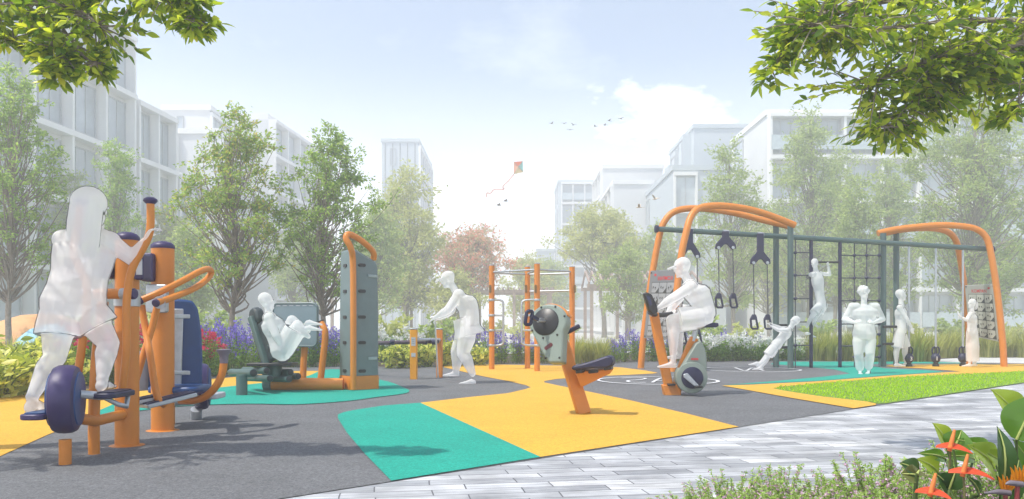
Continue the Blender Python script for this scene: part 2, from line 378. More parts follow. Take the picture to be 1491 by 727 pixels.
# rubber surface
A_ = G(570,703); B_ = G(1275,592)
dirv = (B_-A_).normalized(); front = [A_-dirv*9, A_, B_, A_+dirv*14.5]
back = [Vector((12.6,19.0,0)), G(1300,527), G(1130,525.5), G(900,527), G(700,530.5), G(560,535), G(500,533), G(390,536), G(345,545), G(200,561), G(0,577), G(-300,618), Vector((-9,3.4,0))]
sheet('rubber_surface', front+back, .008, RG)
poly('yellow_surface', [(-500,790),(0,667),(70,635),(145,606),(235,585),(323,566),(435,553),(470,541),(420,541.5),(360,548.5),(200,562),(0,577.5),(-300,619)], .012, RY)
poly('teal_surface', [(140,607),(200,580),(323,565.5),(435,552.5),(470,540.2),(500,540),(530,550),(565,557),(590,567),(596,571),(588,575),(550,580),(505,586),(430,591),(360,590),(253,594)], .016, RT, 3)
poly('teal_surface', [(612,588),(560,592),(520,598),(500,602),(492,605.5),(492,611),(505,632),(530,662),(569.6,703),(787,668)], .012, RT)
poly('yellow_surface', [(612,588),(680,580),(739,574),(765,568),(773,565.2),(765,562),(740,556),(703,549),(646,535.5),(650,532.5),(700,531.2),(800,533),(880,534.5),(905,536),(940,540.5),(958,544),(950,545),(920,546.6),(867,548.8),(810,553),(793,556),(792,558),(815,563),(850,570),(920,585),(1000,604),(1075.5,623.4),(787,668)], .012, RY)
poly('teal_surface', [(1051,562.2),(1188,556),(1300,547.2),(1376,542.5),(1350,540),(1290,537.5),(1262,533),(1258,531),(1340,530),(1440,530),(1330,527.2),(1130,527.5),(1122,531),(1165,534),(1215,539),(1238,545),(1200,549.5),(1130,556)], .012, RT)
poly('yellow_surface', [(1051,563.2),(1100,561.5),(1188,557),(1300,548.2),(1400,542),(1340,537.5),(1285,534.5),(1300,532.3),(1400,531.5),(1515,531),(1580,533),(1540,538),(1491,542.2),(1400,546.5),(1300,551.5),(1190,560.2),(1140,564.5),(1126,567.3),(1140,570.5),(1190,578.5),(1262,586.8),(1276,590),(1275,591.8),(1243,596.8),(1150,581),(1085,569)], .016, RY)
TP = [(1491,542.4),(1400,546.7),(1300,551.7),(1190,560.4),(1141,564.7),(1127,567.2),(1141,570.3),(1190,578.2),(1262,586.4),(1279,589.6),(1290,589.0),(1491,558.4),(1600,540.6),(1560,537.6)]
poly('turf_patch', TP, .0125, TURF)
# markings on the court
def ring(px, py, r, w, z=.0205):
    c = G(px, py); n = 56; bm = bmesh.new(); me = bpy.data.meshes.new('court_marking')
    a = [bm.verts.new((c.x+math.cos(2*math.pi*k/n)*r, c.y+math.sin(2*math.pi*k/n)*r, z)) for k in range(n)]
    b = [bm.verts.new((c.x+math.cos(2*math.pi*k/n)*(r-w), c.y+math.sin(2*math.pi*k/n)*(r-w), z)) for k in range(n)]
    for k in range(n): bm.faces.new((a[k], a[(k+1)%n], b[(k+1)%n], b[k]))
    bm.to_mesh(me); bm.free(); o = link('court_marking', me, LINE); o['kind'] = 'structure'
def stroke(pts, w, z=.0205):
    P = catmull([G(*p) for p in pts], 8); bm = bmesh.new(); me = bpy.data.meshes.new('court_marking'); prev = None
    for i, p in enumerate(P):
        t = (P[min(i+1,len(P)-1)]-P[max(i-1,0)]).normalized(); s = Vector((-t.y, t.x, 0))*w/2
        a, b = bm.verts.new((p.x+s.x, p.y+s.y, z)), bm.verts.new((p.x-s.x, p.y-s.y, z))
        if prev: bm.faces.new((prev[0], a, b, prev[1]))
        prev = (a, b)
    bm.to_mesh(me); bm.free(); o = link('court_marking', me, LINE); o['kind'] = 'structure'
ring(957, 555.6, .97, .055); ring(1093, 539.2, .98, .05)
stroke([(905,552.5),(925,551.6),(940,552.6),(932,554.6),(915,556),(918,558.4),(940,558.8)], .05)
stroke([(950,558.8),(958,554),(966,551.8),(975,552.6),(968,555.4),(955,556.4)], .05)
stroke([(1070,536.6),(1085,541.4),(1096,537),(1112,541.4)], .05)
# bed soil behind the rubber and under the foreground planting
poly('planting_soil', [(-500,640),(-300,617.5),(0,576.5),(200,560.5),(345,544.5),(390,535.5),(500,532.5),(560,534.5),(700,530.2),(900,526.8),(1130,525.3),(1300,526.8),(1405,521),(1300,515),(900,514),(600,516),(300,519),(0,527),(-300,545)], .006, SOIL)
sheet('planting_soil', [Vector(p) for p in ((.3,2.9,0),(.95,3.55,0),(1.7,3.75,0),(2.8,3.95,0),(4.2,4.6,0),(6,5.4,0),(6,1,0),(.3,1,0))], .006, SOIL)
# blades of the turf: nobody could count them
def turf():
    P = [G(*p) for p in TP]; xs = [p.x for p in P]; ys = [p.y for p in P]
    n = 26000; x = RNG.uniform(min(xs), max(xs), n); y = RNG.uniform(min(ys), max(ys), n); ins = np.zeros(n, bool); j = len(P)-1
    for i in range(len(P)):
        c = ((P[i].y > y) != (P[j].y > y)) & (x < (P[j].x-P[i].x)*(y-P[i].y)/(P[j].y-P[i].y+1e-12)+P[i].x); ins ^= c; j = i
    x, y = x[ins], y[ins]; k = len(x); d = RNG.normal(size=(k,3))*.45; d[:,2] = 1
    o = leaf_cloud('turf_grass', np.stack([x, y, np.full(k,.012)],1), d, rdir(k), RNG.uniform(.025,.05,k), RNG.uniform(.008,.014,k), leaf_mat('turf_blades', [(.24,.42,.014),(.33,.50,.018),(.44,.56,.03)], .4), droop=.3)
    o['kind'] = 'stuff'
turf()
# haze: one closed box of pale air round the camera and the whole scene
hz = bpy.data.materials.new('pale_air'); hz.use_nodes = True; t = hz.node_tree; t.nodes.remove(t.nodes['Principled BSDF'])
pv = N(t, 'ShaderNodeVolumePrincipled'); pv.inputs['Color'].default_value = (1,1,1,1); pv.inputs['Density'].default_value = .006; pv.inputs['Anisotropy'].default_value = 0.35
t.links.new(pv.outputs[0], t.nodes['Material Output'].inputs['Volume'])
hb = part('haze', MB().box((0, 205, 17.5), (800, 620, 37)), hz); hb['kind'] = 'stuff'
# ------------------------------------------------------------------ exercise equipment
X3, Y3, Z3 = Vector((1,0,0)), Vector((0,1,0)), Vector((0,0,1))
def capsule_outline(c, ux, uy, hx, hy, r, n=6):
    """rounded rectangle outline"""
    out = []
    for (sx, sy, a0) in ((1,1,0),(-1,1,90),(-1,-1,180),(1,-1,270)):
        for k in range(n+1):
            a = R(a0+90*k/n); out.append(Vector(c)+Vector(ux)*(sx*(hx-r)+r*math.cos(a))+Vector(uy)*(sy*(hy-r)+r*math.sin(a)))
    return out
def dome_post(t, base, top_z, r, capm, seg=28):
    b = Vector(base)
    p = part('post', MB().lathe([(r,0),(r,top_z-.02)], b, seg=seg), ORANGE, t)
    part('post_cap', MB().lathe([(r*1.02,0),(r*1.06,.012),(r*1.02,.03),(r*.8,.048),(r*.4,.06),(0,.063)], b+Z3*(top_z-.02), seg=seg), capm, p)
    return p
def wheel_cover(t, c, r, th, ax=Vector((.953,.30,0))):
    """thick drum cover with rounded shoulders; blue dished side plates"""
    h = th/2; prof = [(r*.80,-h),(r*.93,-h+.012),(r*.985,-h+.035),(r,-h+.07),(r,h-.07),(r*.985,h-.035),(r*.93,h-.012),(r*.80,h)]
    w = part('wheel_cover', MB().lathe(prof, c, ax, 40), PURPLE, t)
    for s in (1, -1):
        part('side_plate', MB().lathe([(r*.795,0),(r*.78,.008),(r*.5,.014),(0,.016)], Vector(c)+Vector(ax)*(s*h*.995), Vector(ax)*s, 36), BLUE, w)
    return w
def cap_end(p, d, r, m, parent, th=.02):
    part('end_cap', MB().lathe([(r*.9,0),(r*1.04,.004),(r*1.04,th),(r*.85,th+.008),(0,th+.01)], p, d, 20), m, parent)

def cross_trainer():
    base = G(185,650); t = thing('elliptical_trainer', 'orange elliptical trainer with purple wheel cover that the woman is standing on', 'exercise machine', base)
    d = 5.73; x0 = base.x
    dome_post(t, base, 1.50, .081, PURPLE)
    part('ground_plate', MB().lathe([(.12,0),(.12,.008),(.09,.014)], base, seg=28), ORANGE, t)
    # rear wheel and its foot
    wc = Vector((x0-.03, 5.0, .405)); wheel_cover(t, wc, .215, .15)
    part('support_leg', MB().cyl(G(95,678), W(95,640,4.93), .036), ORANGE, t)
    part('support_leg', MB().tube([G(137,663), W(137,600,5.33), W(141,520,5.4), W(150,440,5.52)], .036, 16, smooth=6), ORANGE, t)
    part('base_tube', MB().tube([wc+Vector((0,.15,-.14)), W(140,613,5.3), W(178,604,5.66)], .036, 16), ORANGE, t)
    # pivot axle with steel sleeves
    ax0, ax1 = W(119,428,5.56), W(192,428,5.5)
    axle = part('pivot_axle', MB().cyl(ax0, ax1, .036), ORANGE, t)
    for a, b in ((ax0, ax0.lerp(ax1,.28)), (ax0.lerp(ax1,.80), ax1)): part('sleeve', MB().cyl(a, b, .040), STEEL, axle)
    cap_end(ax1, ax1-ax0, .037, PURPLE, axle)
    part('bracket', MB().lathe([(.0815,0),(.088,.003),(.088,.12),(.0815,.123)], base+Z3*1.005, seg=28), STEEL, t)
    # swinging levers
    for P, e in (([(118,296),(113,330),(107,368),(119,396),(126,415),(127,440),(121,490),(114,540),(106,585)], 5.35),
                 ([(219,294),(219,330),(213,352),(194,388),(187,415),(184,450),(184,510),(178,568)], 5.45)):
        pts = [W(px,py,e) for px,py in P]
        lv = part('lever', MB().tube(pts, .026, 16, smooth=6), ORANGE, t)
        part('grip_cap', MB().lathe([(.027,-.015),(.036,-.008),(.047,.006),(.044,.018),(.026,.03),(0,.034)], pts[0], Z3, 20), PURPLE, lv)
    # foot pedals on cranks from the wheel
    for c, ex, sgn in ((W(66,604,4.95), W(98,618,5.0), -1), (W(166,574,5.2), W(117,575,5.0), 1)):
        pd = part('pedal', MB().prism(capsule_outline(c, X3, Y3, .075, .17, .05), .035), PURPLE if sgn < 0 else NAVY, t, bevel=.008)
        part('tread', MB().prism(capsule_outline(c+Z3*.021, X3, Y3, .06, .15, .045), .008), BLUE if sgn < 0 else NAVY, pd)
        if sgn < 0: part('crank_tube', MB().cyl(W(80,617,4.95), W(112,617,5.0), .032), STEEL, t)
        else:
            part('crank_tube', MB().tube([W(116,574,5.0), W(150,577,5.1)], .027), STEEL, t)
            part('pedal_link', MB().tube([W(148,577,5.1), W(172,589,5.16), W(184,592,5.22), W(186,578,5.3)], .016, 10), STEEL, t)
    # control boxes either side of the post
    for px, py, w_, h_ in ((160,385,.085,.21),(207.5,389,.07,.19)):
        c = W(px, py, 5.72)
        b = part('control_box', MB().prism(capsule_outline(c, X3, Z3, w_/2, h_/2, .022), .13, n=Y3), PURPLE, t, bevel=.01)
        if px > 180: part('display', MB().box(c+Vector((.008,-.0675,-.005)), (.042,.006,.11)), PALE, b)
        for dz in (-.07,.07): part('mounting_pin', MB().cyl(c+Z3*dz, Vector((base.x, base.y, c.z+dz)), .012), STEEL, b)
    return t
cross_trainer()

def seated_trainer():
    base = G(237,628); t = thing('seated_trainer', 'orange trainer post with tall blue backrest and looping grab handles', 'exercise machine', base)
    dome_post(t, base, 1.525, .09, PURPLE)
    part('ground_plate', MB().lathe([(.13,0),(.13,.008),(.10,.014)], base, seg=28), ORANGE, t)
    ud = Vector((.93,.36,0)).normalized(); nn = Vector((.36,-.93,0)).normalized()
    # tall backrest: tapered rounded panel with two grey stays
    bot, top = W(255,574,6.95), W(259,436,6.95); up = (top-bot).normalized(); L = (top-bot).length
    out = []
    for s, pts in ((1, [(.19,.0),(.215,.06),(.215,.35),(.20,.65),(.165,.9),(.12,.985),(.05,1.0)]), (-1, [(.05,1.0),(.12,.985),(.165,.9),(.20,.65),(.215,.35),(.215,.06),(.19,.0)])):
        out += [bot+ud*(s*w)+up*(L*h) for w, h in pts]
    part('backrest', MB().prism(out, .055, n=nn), BLUE, t, bevel=.02)
    part('back_frame', MB().prism([bot+ud*(s*.05)+nn*.05+up*h for s, h in ((-1,.05),(1,.05),(1,L*.9),(-1,L*.9))], .035, n=nn), STEEL, t, bevel=.01)
    for py in (461, 543): part('stay', MB().bar(W(226,py,6.6), W(275,py,6.82), .055, .035), STEEL, t, bevel=.006)
    seat = W(262,566,6.75)
    part('seat', MB().prism(capsule_outline(seat, X3, Y3, .21, .20, .08), .055), BLUE, t, bevel=.018)
    part('seat_shell', MB().prism(capsule_outline(W(214,540,6.9), Vector((.5,.85,0)), Z3, .16, .17, .08), .04), PALE, t, bevel=.01)
    wc = W(294,563,7.4); wheel_cover(t, wc, .215, .13)
    part('crank_tube', MB().cyl(W(250,585,6.9), W(286,583,7.2), .04), STEEL, t)
    part('pedal', MB().prism(capsule_outline(W(311,576,7.25), X3, Y3, .07, .15, .05), .05), PALE, t, bevel=.01)
    part('support_leg', MB().cyl(G(246,619), W(246,590,7.0), .05), ORANGE, t)
    part('foot', MB().cyl(G(286,612), W(286,596,7.3), .05), STEEL, t)
    h = part('curved_handle', MB().tube([W(262,583,6.85), W(282,583,6.8), W(300,577,6.75), W(315,562,6.7), W(323,545,6.7), W(326,529,6.7)], .032, 16, smooth=6), ORANGE, t)
    part('grip', MB().lathe([(.034,0),(.036,.06),(.042,.075),(.058,.10),(.06,.115),(.02,.12)], W(326,529,6.7), Z3, 20), mat('grey_purple_rubber', (.17,.15,.19), .5), h)
    # loop handle and crossed levers
    lp = part('loop_handle', MB().tube([W(204,438,6.1), W(232,426,6.15), W(266,409,6.3), W(290,396,6.45), W(303,392,6.6), W(307.5,397,6.68), W(301,407,6.6), W(283,420,6.4), W(255,432,6.2), W(228,441,6.05)], .026, 16, smooth=6), ORANGE, t)
    for p, q in (((204,438,6.1),(200,439,6.05)), ((228,441,6.05),(222,443,6.0))): cap_end(W(*p), W(*q)-W(*p), .03, PURPLE, lp, .015)
    part('lever', MB().tube([W(206,445,6.12), W(212,480,6.1), W(219,520,6.0), W(225,560,5.95), W(231,582,5.95), W(240,590,6.0)], .026, 16, smooth=6), ORANGE, t)
    part('lever', MB().tube([W(229,446,6.1), W(222,475,6.1), W(208,520,6.05), W(196,560,6.0), W(189,583,6.0)], .026, 16, smooth=6), ORANGE, t)
    part('bracket', MB().prism(capsule_outline(Vector((base.x, base.y-.10, 1.09)), X3, Z3, .085, .115, .02), .05, n=Y3), STEEL, t, bevel=.008)
    part('pivot_boss', MB().cyl(W(228,441,6.05)+Vector((.01,.02,.0)), Vector((base.x, base.y-.08, 1.09)), .045), STEEL, t)
    for a, b, m in ((W(196,586,5.95), W(230,579,6.05), NAVY), (W(208,592,5.9), W(280,574,6.2), NAVY)):
        ax = (b-a).normalized(); sx = ax.cross(Z3).normalized(); c = (a+b)/2
        pd = part('pedal', MB().box(c, ((b-a).length, .16, .03), (ax, sx, sx.cross(ax))), STEEL, t, bevel=.006)
        for k in (-.05, 0, .05): part('tread', MB().box(c+sx*k+sx.cross(ax)*.021, ((b-a).length*.96, .03, .012), (ax, sx, sx.cross(ax))), m, pd)
    for px in (219,):
        c = W(px, 390, 6.5); b = part('control_box', MB().prism(capsule_outline(c, X3, Z3, .05, .115, .025), .14, n=Y3), PURPLE, t, bevel=.01)
        for dz in (-.07,.07): part('mounting_pin', MB().cyl(c+Z3*dz, Vector((base.x, base.y, c.z+dz)), .012), STEEL, b)
seated_trainer()

def leg_press():
    base = G(440,570); t = thing('leg_press_machine', 'grey-green leg press with orange base beside its tall weight tower', 'exercise machine', base)
    D = 10.5
    for px, py, yt in ((352,577,546),(421,567.5,549)):
        part('leg', MB().cyl(G(px,py), W(px,yt,gd(py)), .068), GREEN, t)
    for xa, xb, y, r, d in ((337,369,543.5,.05,10.0),(355,388,540,.042,10.35),(362,393,551.5,.044,10.2),(384,423,542.5,.045,10.55),(384,421,552,.045,10.45),(398,434,548,.044,10.75)):
        a, b = W(xa,y-1,d+.5), W(xb,y,d-.15)
        tb = part('frame_tube', MB().cyl(a, b, r), GREEN, t)
        part('tube_end_shade', MB().lathe([(r*.86,0),(r*.86,.006),(r*.6,.01),(0,.01)], b, b-a, 18), BLACK, tb)  # black disc imitates the shade inside the open tube end
    part('rail', MB().box(W(397,530.5,10.45), (.58,.34,.04)), BLACK, t, bevel=.008)
    part('seat_column', MB().cyl(W(400,548,10.5), W(400,531,10.5), .09), GREEN, t)
    # back pad, headrest and rib
    bd, td = W(395,527,10.4), W(377,472,10.5); up = (td-bd).normalized(); L = (td-bd).length
    sd = Vector((.75,-.66,0)); sd = (sd-up*sd.dot(up)).normalized(); n = sd.cross(up)
    out = [bd+sd*w+up*(L*h) for w, h in ((-.15,0),(.17,-.02),(.19,.1),(.19,.8),(.15,.98),(-.12,1.0),(-.17,.9),(-.18,.15))]
    pad = part('back_pad', MB().prism(out, .10, n=n), DARKG, t, bevel=.03)
    for h in (.3,.84):
        for s in (-.09,.11): part('pad_button', MB().lathe([(.035,0),(.03,.012),(0,.016)], bd+sd*s+up*(L*h)+n*.048, n, 16), DARKG, pad)
    part('headrest', MB().prism([td+sd*w+up*h for w, h in ((-.09,.01),(.10,.01),(.12,.06),(.11,.17),(.05,.22),(-.04,.22),(-.09,.17),(-.1,.06))], .12, n=n), DARKG, t, bevel=.03)
    part('back_rib', MB().prism([bd+n*.075+sd*(-.01)+sd*w+up*h for w, h in ((-.04,-.03),(.04,-.03),(.045,L+.12),(-.045,L+.12))], .07, n=n), GREEN, t, bevel=.015)
    sa, sb = W(404,525,10.4), W(424,503,10.5); su = (sb-sa).normalized(); sn = Vector((.6,.8,0)); sn = (sn-su*sn.dot(su)).normalized()
    part('seat', MB().prism([sa+sn*w+su*h for w, h in ((-.12,0),(.12,0),(.13,.1),(.11,.23),(-.11,.23),(-.13,.1))], .06), mat('mauve_grey_upholstery', (.17,.18,.22), .55), t, bevel=.025)
    part('back_post', MB().tube([W(386,548,10.5), W(389,528,10.5), W(388,512,10.5)], .04, 14), GREEN, t)
    # foot plate on two orange uprights
    c = W(430.5,473,11.0); fu = Vector((.97,-.24,0)).normalized()
    fp = part('foot_plate', MB().prism(capsule_outline(c, fu, Z3, .345, .305, .085, 8), .05), mat('blue_grey_shield', (.17,.23,.26), .4, var=.06), t, bevel=.015)
    o2 = capsule_outline(c-fu.cross(Z3)*-.03, fu, Z3, .315, .275, .07, 8)
    part('rim', MB().tube(capsule_outline(c+fu.cross(Z3)*.026, fu, Z3, .335, .295, .08, 8)+[capsule_outline(c+fu.cross(Z3)*.026, fu, Z3, .335, .295, .08, 8)[0]], .013, 8), PANELG, fp)
    for k in range(6):
        part('grip_strip', MB().box(c+fu*(-.25+k*.1)+Z3*.262+fu.cross(Z3)*.028, (.06,.006,.012), (fu, fu.cross(Z3), Z3)), PALE, fp)
    part('upright', MB().tube([W(441,556,11.0), W(442,530,11.02), W(444,500,11.06)], .045, 16), ORANGE, t)
    h = part('upright', MB().tube([W(466.5,556,10.9), W(470,525,10.9), W(473,498,10.9), W(473,482,10.9), W(467,469,10.95)], .045, 16, smooth=5), ORANGE, t)
    cap_end(W(467.3,470,10.95), Vector((-.5,0,1)), .047, BLACK, h)
    bt = part('base_tube', MB().cyl(W(396,559,10.75), W(500,560,10.8), .085, seg=24), ORANGE, t)
    part('end_collar', MB().lathe([(.08,0),(.095,.01),(.095,.1),(.08,.11)], W(396,559,10.75), Vector((-1,0,0)), 24), PANELG, bt)
    # weight tower: rounded square plan, a corner towards the viewer, sloping top
    ctr = G(525,562.5); ctr.z = 0
    a = (G(512,570)-Vector((0,0,0))); a.z = 0
    corner = a; lft = (W(494.5,478,11.05)-W(512,478,10.72)); lft.z = 0; rgt = (W(553,478,11.0)-W(512,478,10.72)); rgt.z = 0
    P = [corner, corner+rgt, corner+rgt+lft*1.25, corner+lft*1.1]
    def ringz(zs, sc=1.0, r=.07):
        cc = sum(P, Vector())/4; out = []
        for i in range(4):
            p, q, s = P[i], P[i-1], P[(i+1)%4]
            e1 = (q-p).normalized()*r; e2 = (s-p).normalized()*r
            for k in range(5):
                tt = k/4; b = (p+e1)*(1-tt)**2+p*2*tt*(1-tt)+(p+e2)*tt*tt
                b = cc+(b-cc)*sc; out.append(Vector((b.x, b.y, zs(b))))
        return out
    rx = rgt.normalized()
    ztop = lambda b: 1.93-.40*max(0, (b-corner).dot(rx)-.02)**1.3*1.5
    body = MB().loft([ringz(lambda b: .205), ringz(lambda b: .6), ringz(lambda b: 1.2, .985), ringz(lambda b: ztop(b)-.10, .955), ringz(lambda b: ztop(b)-.03, .93), ringz(lambda b: ztop(b), .84)])
    tb = part('tower_shell', body, PANELG, t, angle=30)
    part('tower_plinth', MB().loft([ringz(lambda b: 0., 1.03), ringz(lambda b: .17, 1.03), ringz(lambda b: .2, 1.0)]), ORANGE, t)
    ln = lft.cross(Z3).normalized(); ln = ln if ln.y < 0 else -ln; rn = rgt.cross(Z3).normalized(); rn = rn if rn.y < 0 else -rn
    cc = sum(P, Vector())/4
    for py in (387,424.5,462,499,540):
        z = W(505,py,10.9).z; s = 1-.03*max(0, (z-.6))/1.3
        pr = cc+(corner+rgt*.36-cc)*s+Z3*z; pl = cc+(corner+lft*.55-cc)*s+Z3*z
        part('slot_shade', MB().prism(capsule_outline(pr+rn*.004, rgt.normalized(), Z3, .055, .022, .02), .016, n=rn), BLACK, tb)  # raised black capsules, the dark inside of the slots put into colour
        part('slot_shade', MB().prism(capsule_outline(pl+ln*.004, lft.normalized(), Z3, .05, .022, .02), .016, n=ln), BLACK, tb)
    for py in (402, 522):
        z = W(542,py,10.9).z; s = 1-.03*max(0, (z-.6))/1.3; pr = cc+(corner+rgt*.74-cc)*s+Z3*z
        part('ledge', MB().box(pr+rn*.004, (.14,.014,.04), (rgt.normalized(), rn, Z3)), mat('light_grey_green', (.28,.35,.35), .45), tb, bevel=.004)
    part('handrail', MB().tube([corner+rn*.045+Z3*.03, corner+rn*.045+Z3*1.0, corner+rn*.035+Z3*1.72, W(511,362,10.6), W(504,348,10.58), W(507,341.5,10.62), W(519,346,10.75), W(534,357,10.85), W(543.5,368,10.95), W(544,378,11.0)], .042, 16, smooth=6), ORANGE, t)
    for z in (.085,.155): part('bolt', MB().lathe([(.03,0),(.03,.01),(.02,.018),(0,.02)], corner+rn*.06+Z3*z, rn, 14), BLACK, t)
leg_press()

def balance_bars():
    base = G(602,553); t = thing('stretch_bars', 'low yellow posts with steel rails in front of variegated shrubs', 'exercise bars', base)
    for px, py, yt, m, w_ in ((602.5,553,480,ORANGE2,.115),(640,550.5,480,ORANGE,.105),(523,548,484,ORANGE2,.11)):
        b = G(px,py); top = W(px,yt,b.y).z
        p = part('post', MB().box(b+Z3*(top/2), (w_,w_,top)), m, t, bevel=.012)
        part('post_cap', MB().box(b+Z3*(top+.012), (w_+.006,w_+.006,.024)), STEEL, p, bevel=.006)
        if px == 602.5:
            for dz, h_, m2 in ((.63,.14,PALE),(.41,.065,PALE)):
                s = part('instruction_plate', MB().box(b+Vector((0,-w_/2-.002,dz)), (.07,.004,h_)), m2, p)
                for k in range(3 if h_ > .1 else 1):
                    part('print', MB().box(b+Vector((-.004,-w_/2-.0052,dz-.03+.03*k)), (.045-.008*(k%2),.002,.012)), mat('grey_print', (.25,.25,.27), .5), s)
    part('rail', MB().cyl(W(604,495,13.15), W(640,495,13.55), .03), STEEL, t)
    part('balance_beam', MB().tube([W(523,501,14.0), W(560,499.5,13.6), W(604,498,13.2), W(638,497.5,13.5)], .035, 14), mat('dark_plum_rubber', (.05,.03,.05), .5), t)
    for px in (571,619,632): part('collar', MB().cyl(W(px-3,498.3,13.35), W(px+3,498.3,13.35), .045), NAVY, t)
balance_bars()

def pull_up_station():
    base = G(768,537.7); t = thing('pull_up_station', 'four tall orange posts joined by steel pull-up bars and ladder loops', 'climbing frame', base)
    spec = ((716,538.8,387),(768,537.7,389),(782,541.6,384.5),(833,539.2,389)); P = []
    for px, py, yt in spec:
        b = G(px,py); z = W(px,yt,b.y).z; P.append((b, z))
        p = part('post', MB().lathe([(.056,0),(.056,z)], b, seg=20), ORANGE, t)
        part('post_cap', MB().lathe([(.058,0),(.058,.015),(.03,.022),(0,.023)], b+Z3*z, seg=20), STEEL, p)
        part('foot_ring', MB().lathe([(.085,0),(.085,.012),(.06,.02)], b, seg=20), ORANGE, p)
        part('clamp', MB().prism(capsule_outline(b+Vector((-.03 if px < 800 else .05,-.05,W(px,421,b.y).z)), X3, Z3, .022, .08, .02), .03, n=Y3), mat('bronze_clamp', (.16,.09,.02), .5), p)
    def bar(i, j, za, zb, r=.019): part('cross_bar', MB().cyl(P[i][0]+Z3*za, P[j][0]+Z3*zb, r, seg=12), STEEL, t)
    tz = 1.99
    bar(0,1,tz-.02,tz-.02); bar(0,2,tz,tz); bar(1,2,tz-.01,tz-.01); bar(2,3,tz,tz); bar(1,3,tz-.03,tz-.03)
    for py in (424,453,482): bar(1,3,W(800,py,16.3).z, W(800,py,16.3).z)
    for (b, z), s, dx in ((P[0],1,.235),(P[2],-1,.30)):
        zt, zb = W(716,437,b.y).z, W(716,503,b.y).z
        lp = part('ladder_loop', MB().tube([b+Z3*zt, b+Vector((s*dx*.6,0,zt)), b+Vector((s*dx*.93,0,zt-.03)), b+Vector((s*dx,0,zt-.11)), b+Vector((s*dx,0,(zt+zb)/2)), b+Vector((s*dx,0,zb+.11)), b+Vector((s*dx*.93,0,zb+.03)), b+Vector((s*dx*.6,0,zb)), b+Z3*zb], .021, 12, smooth=5), STEEL, t)
        for f in (.34,.67): part('rung', MB().cyl(b+Z3*(zt+(zb-zt)*f), b+Vector((s*dx,0,zt+(zb-zt)*f)), .019, seg=12), STEEL, lp)
        for f in (0,.34,.67,1): part('rung_clamp', MB().lathe([(.062,-.022),(.065,-.018),(.065,.018),(.062,.022)], b+Z3*(zt+(zb-zt)*f), seg=20), STEEL, lp)
pull_up_station()

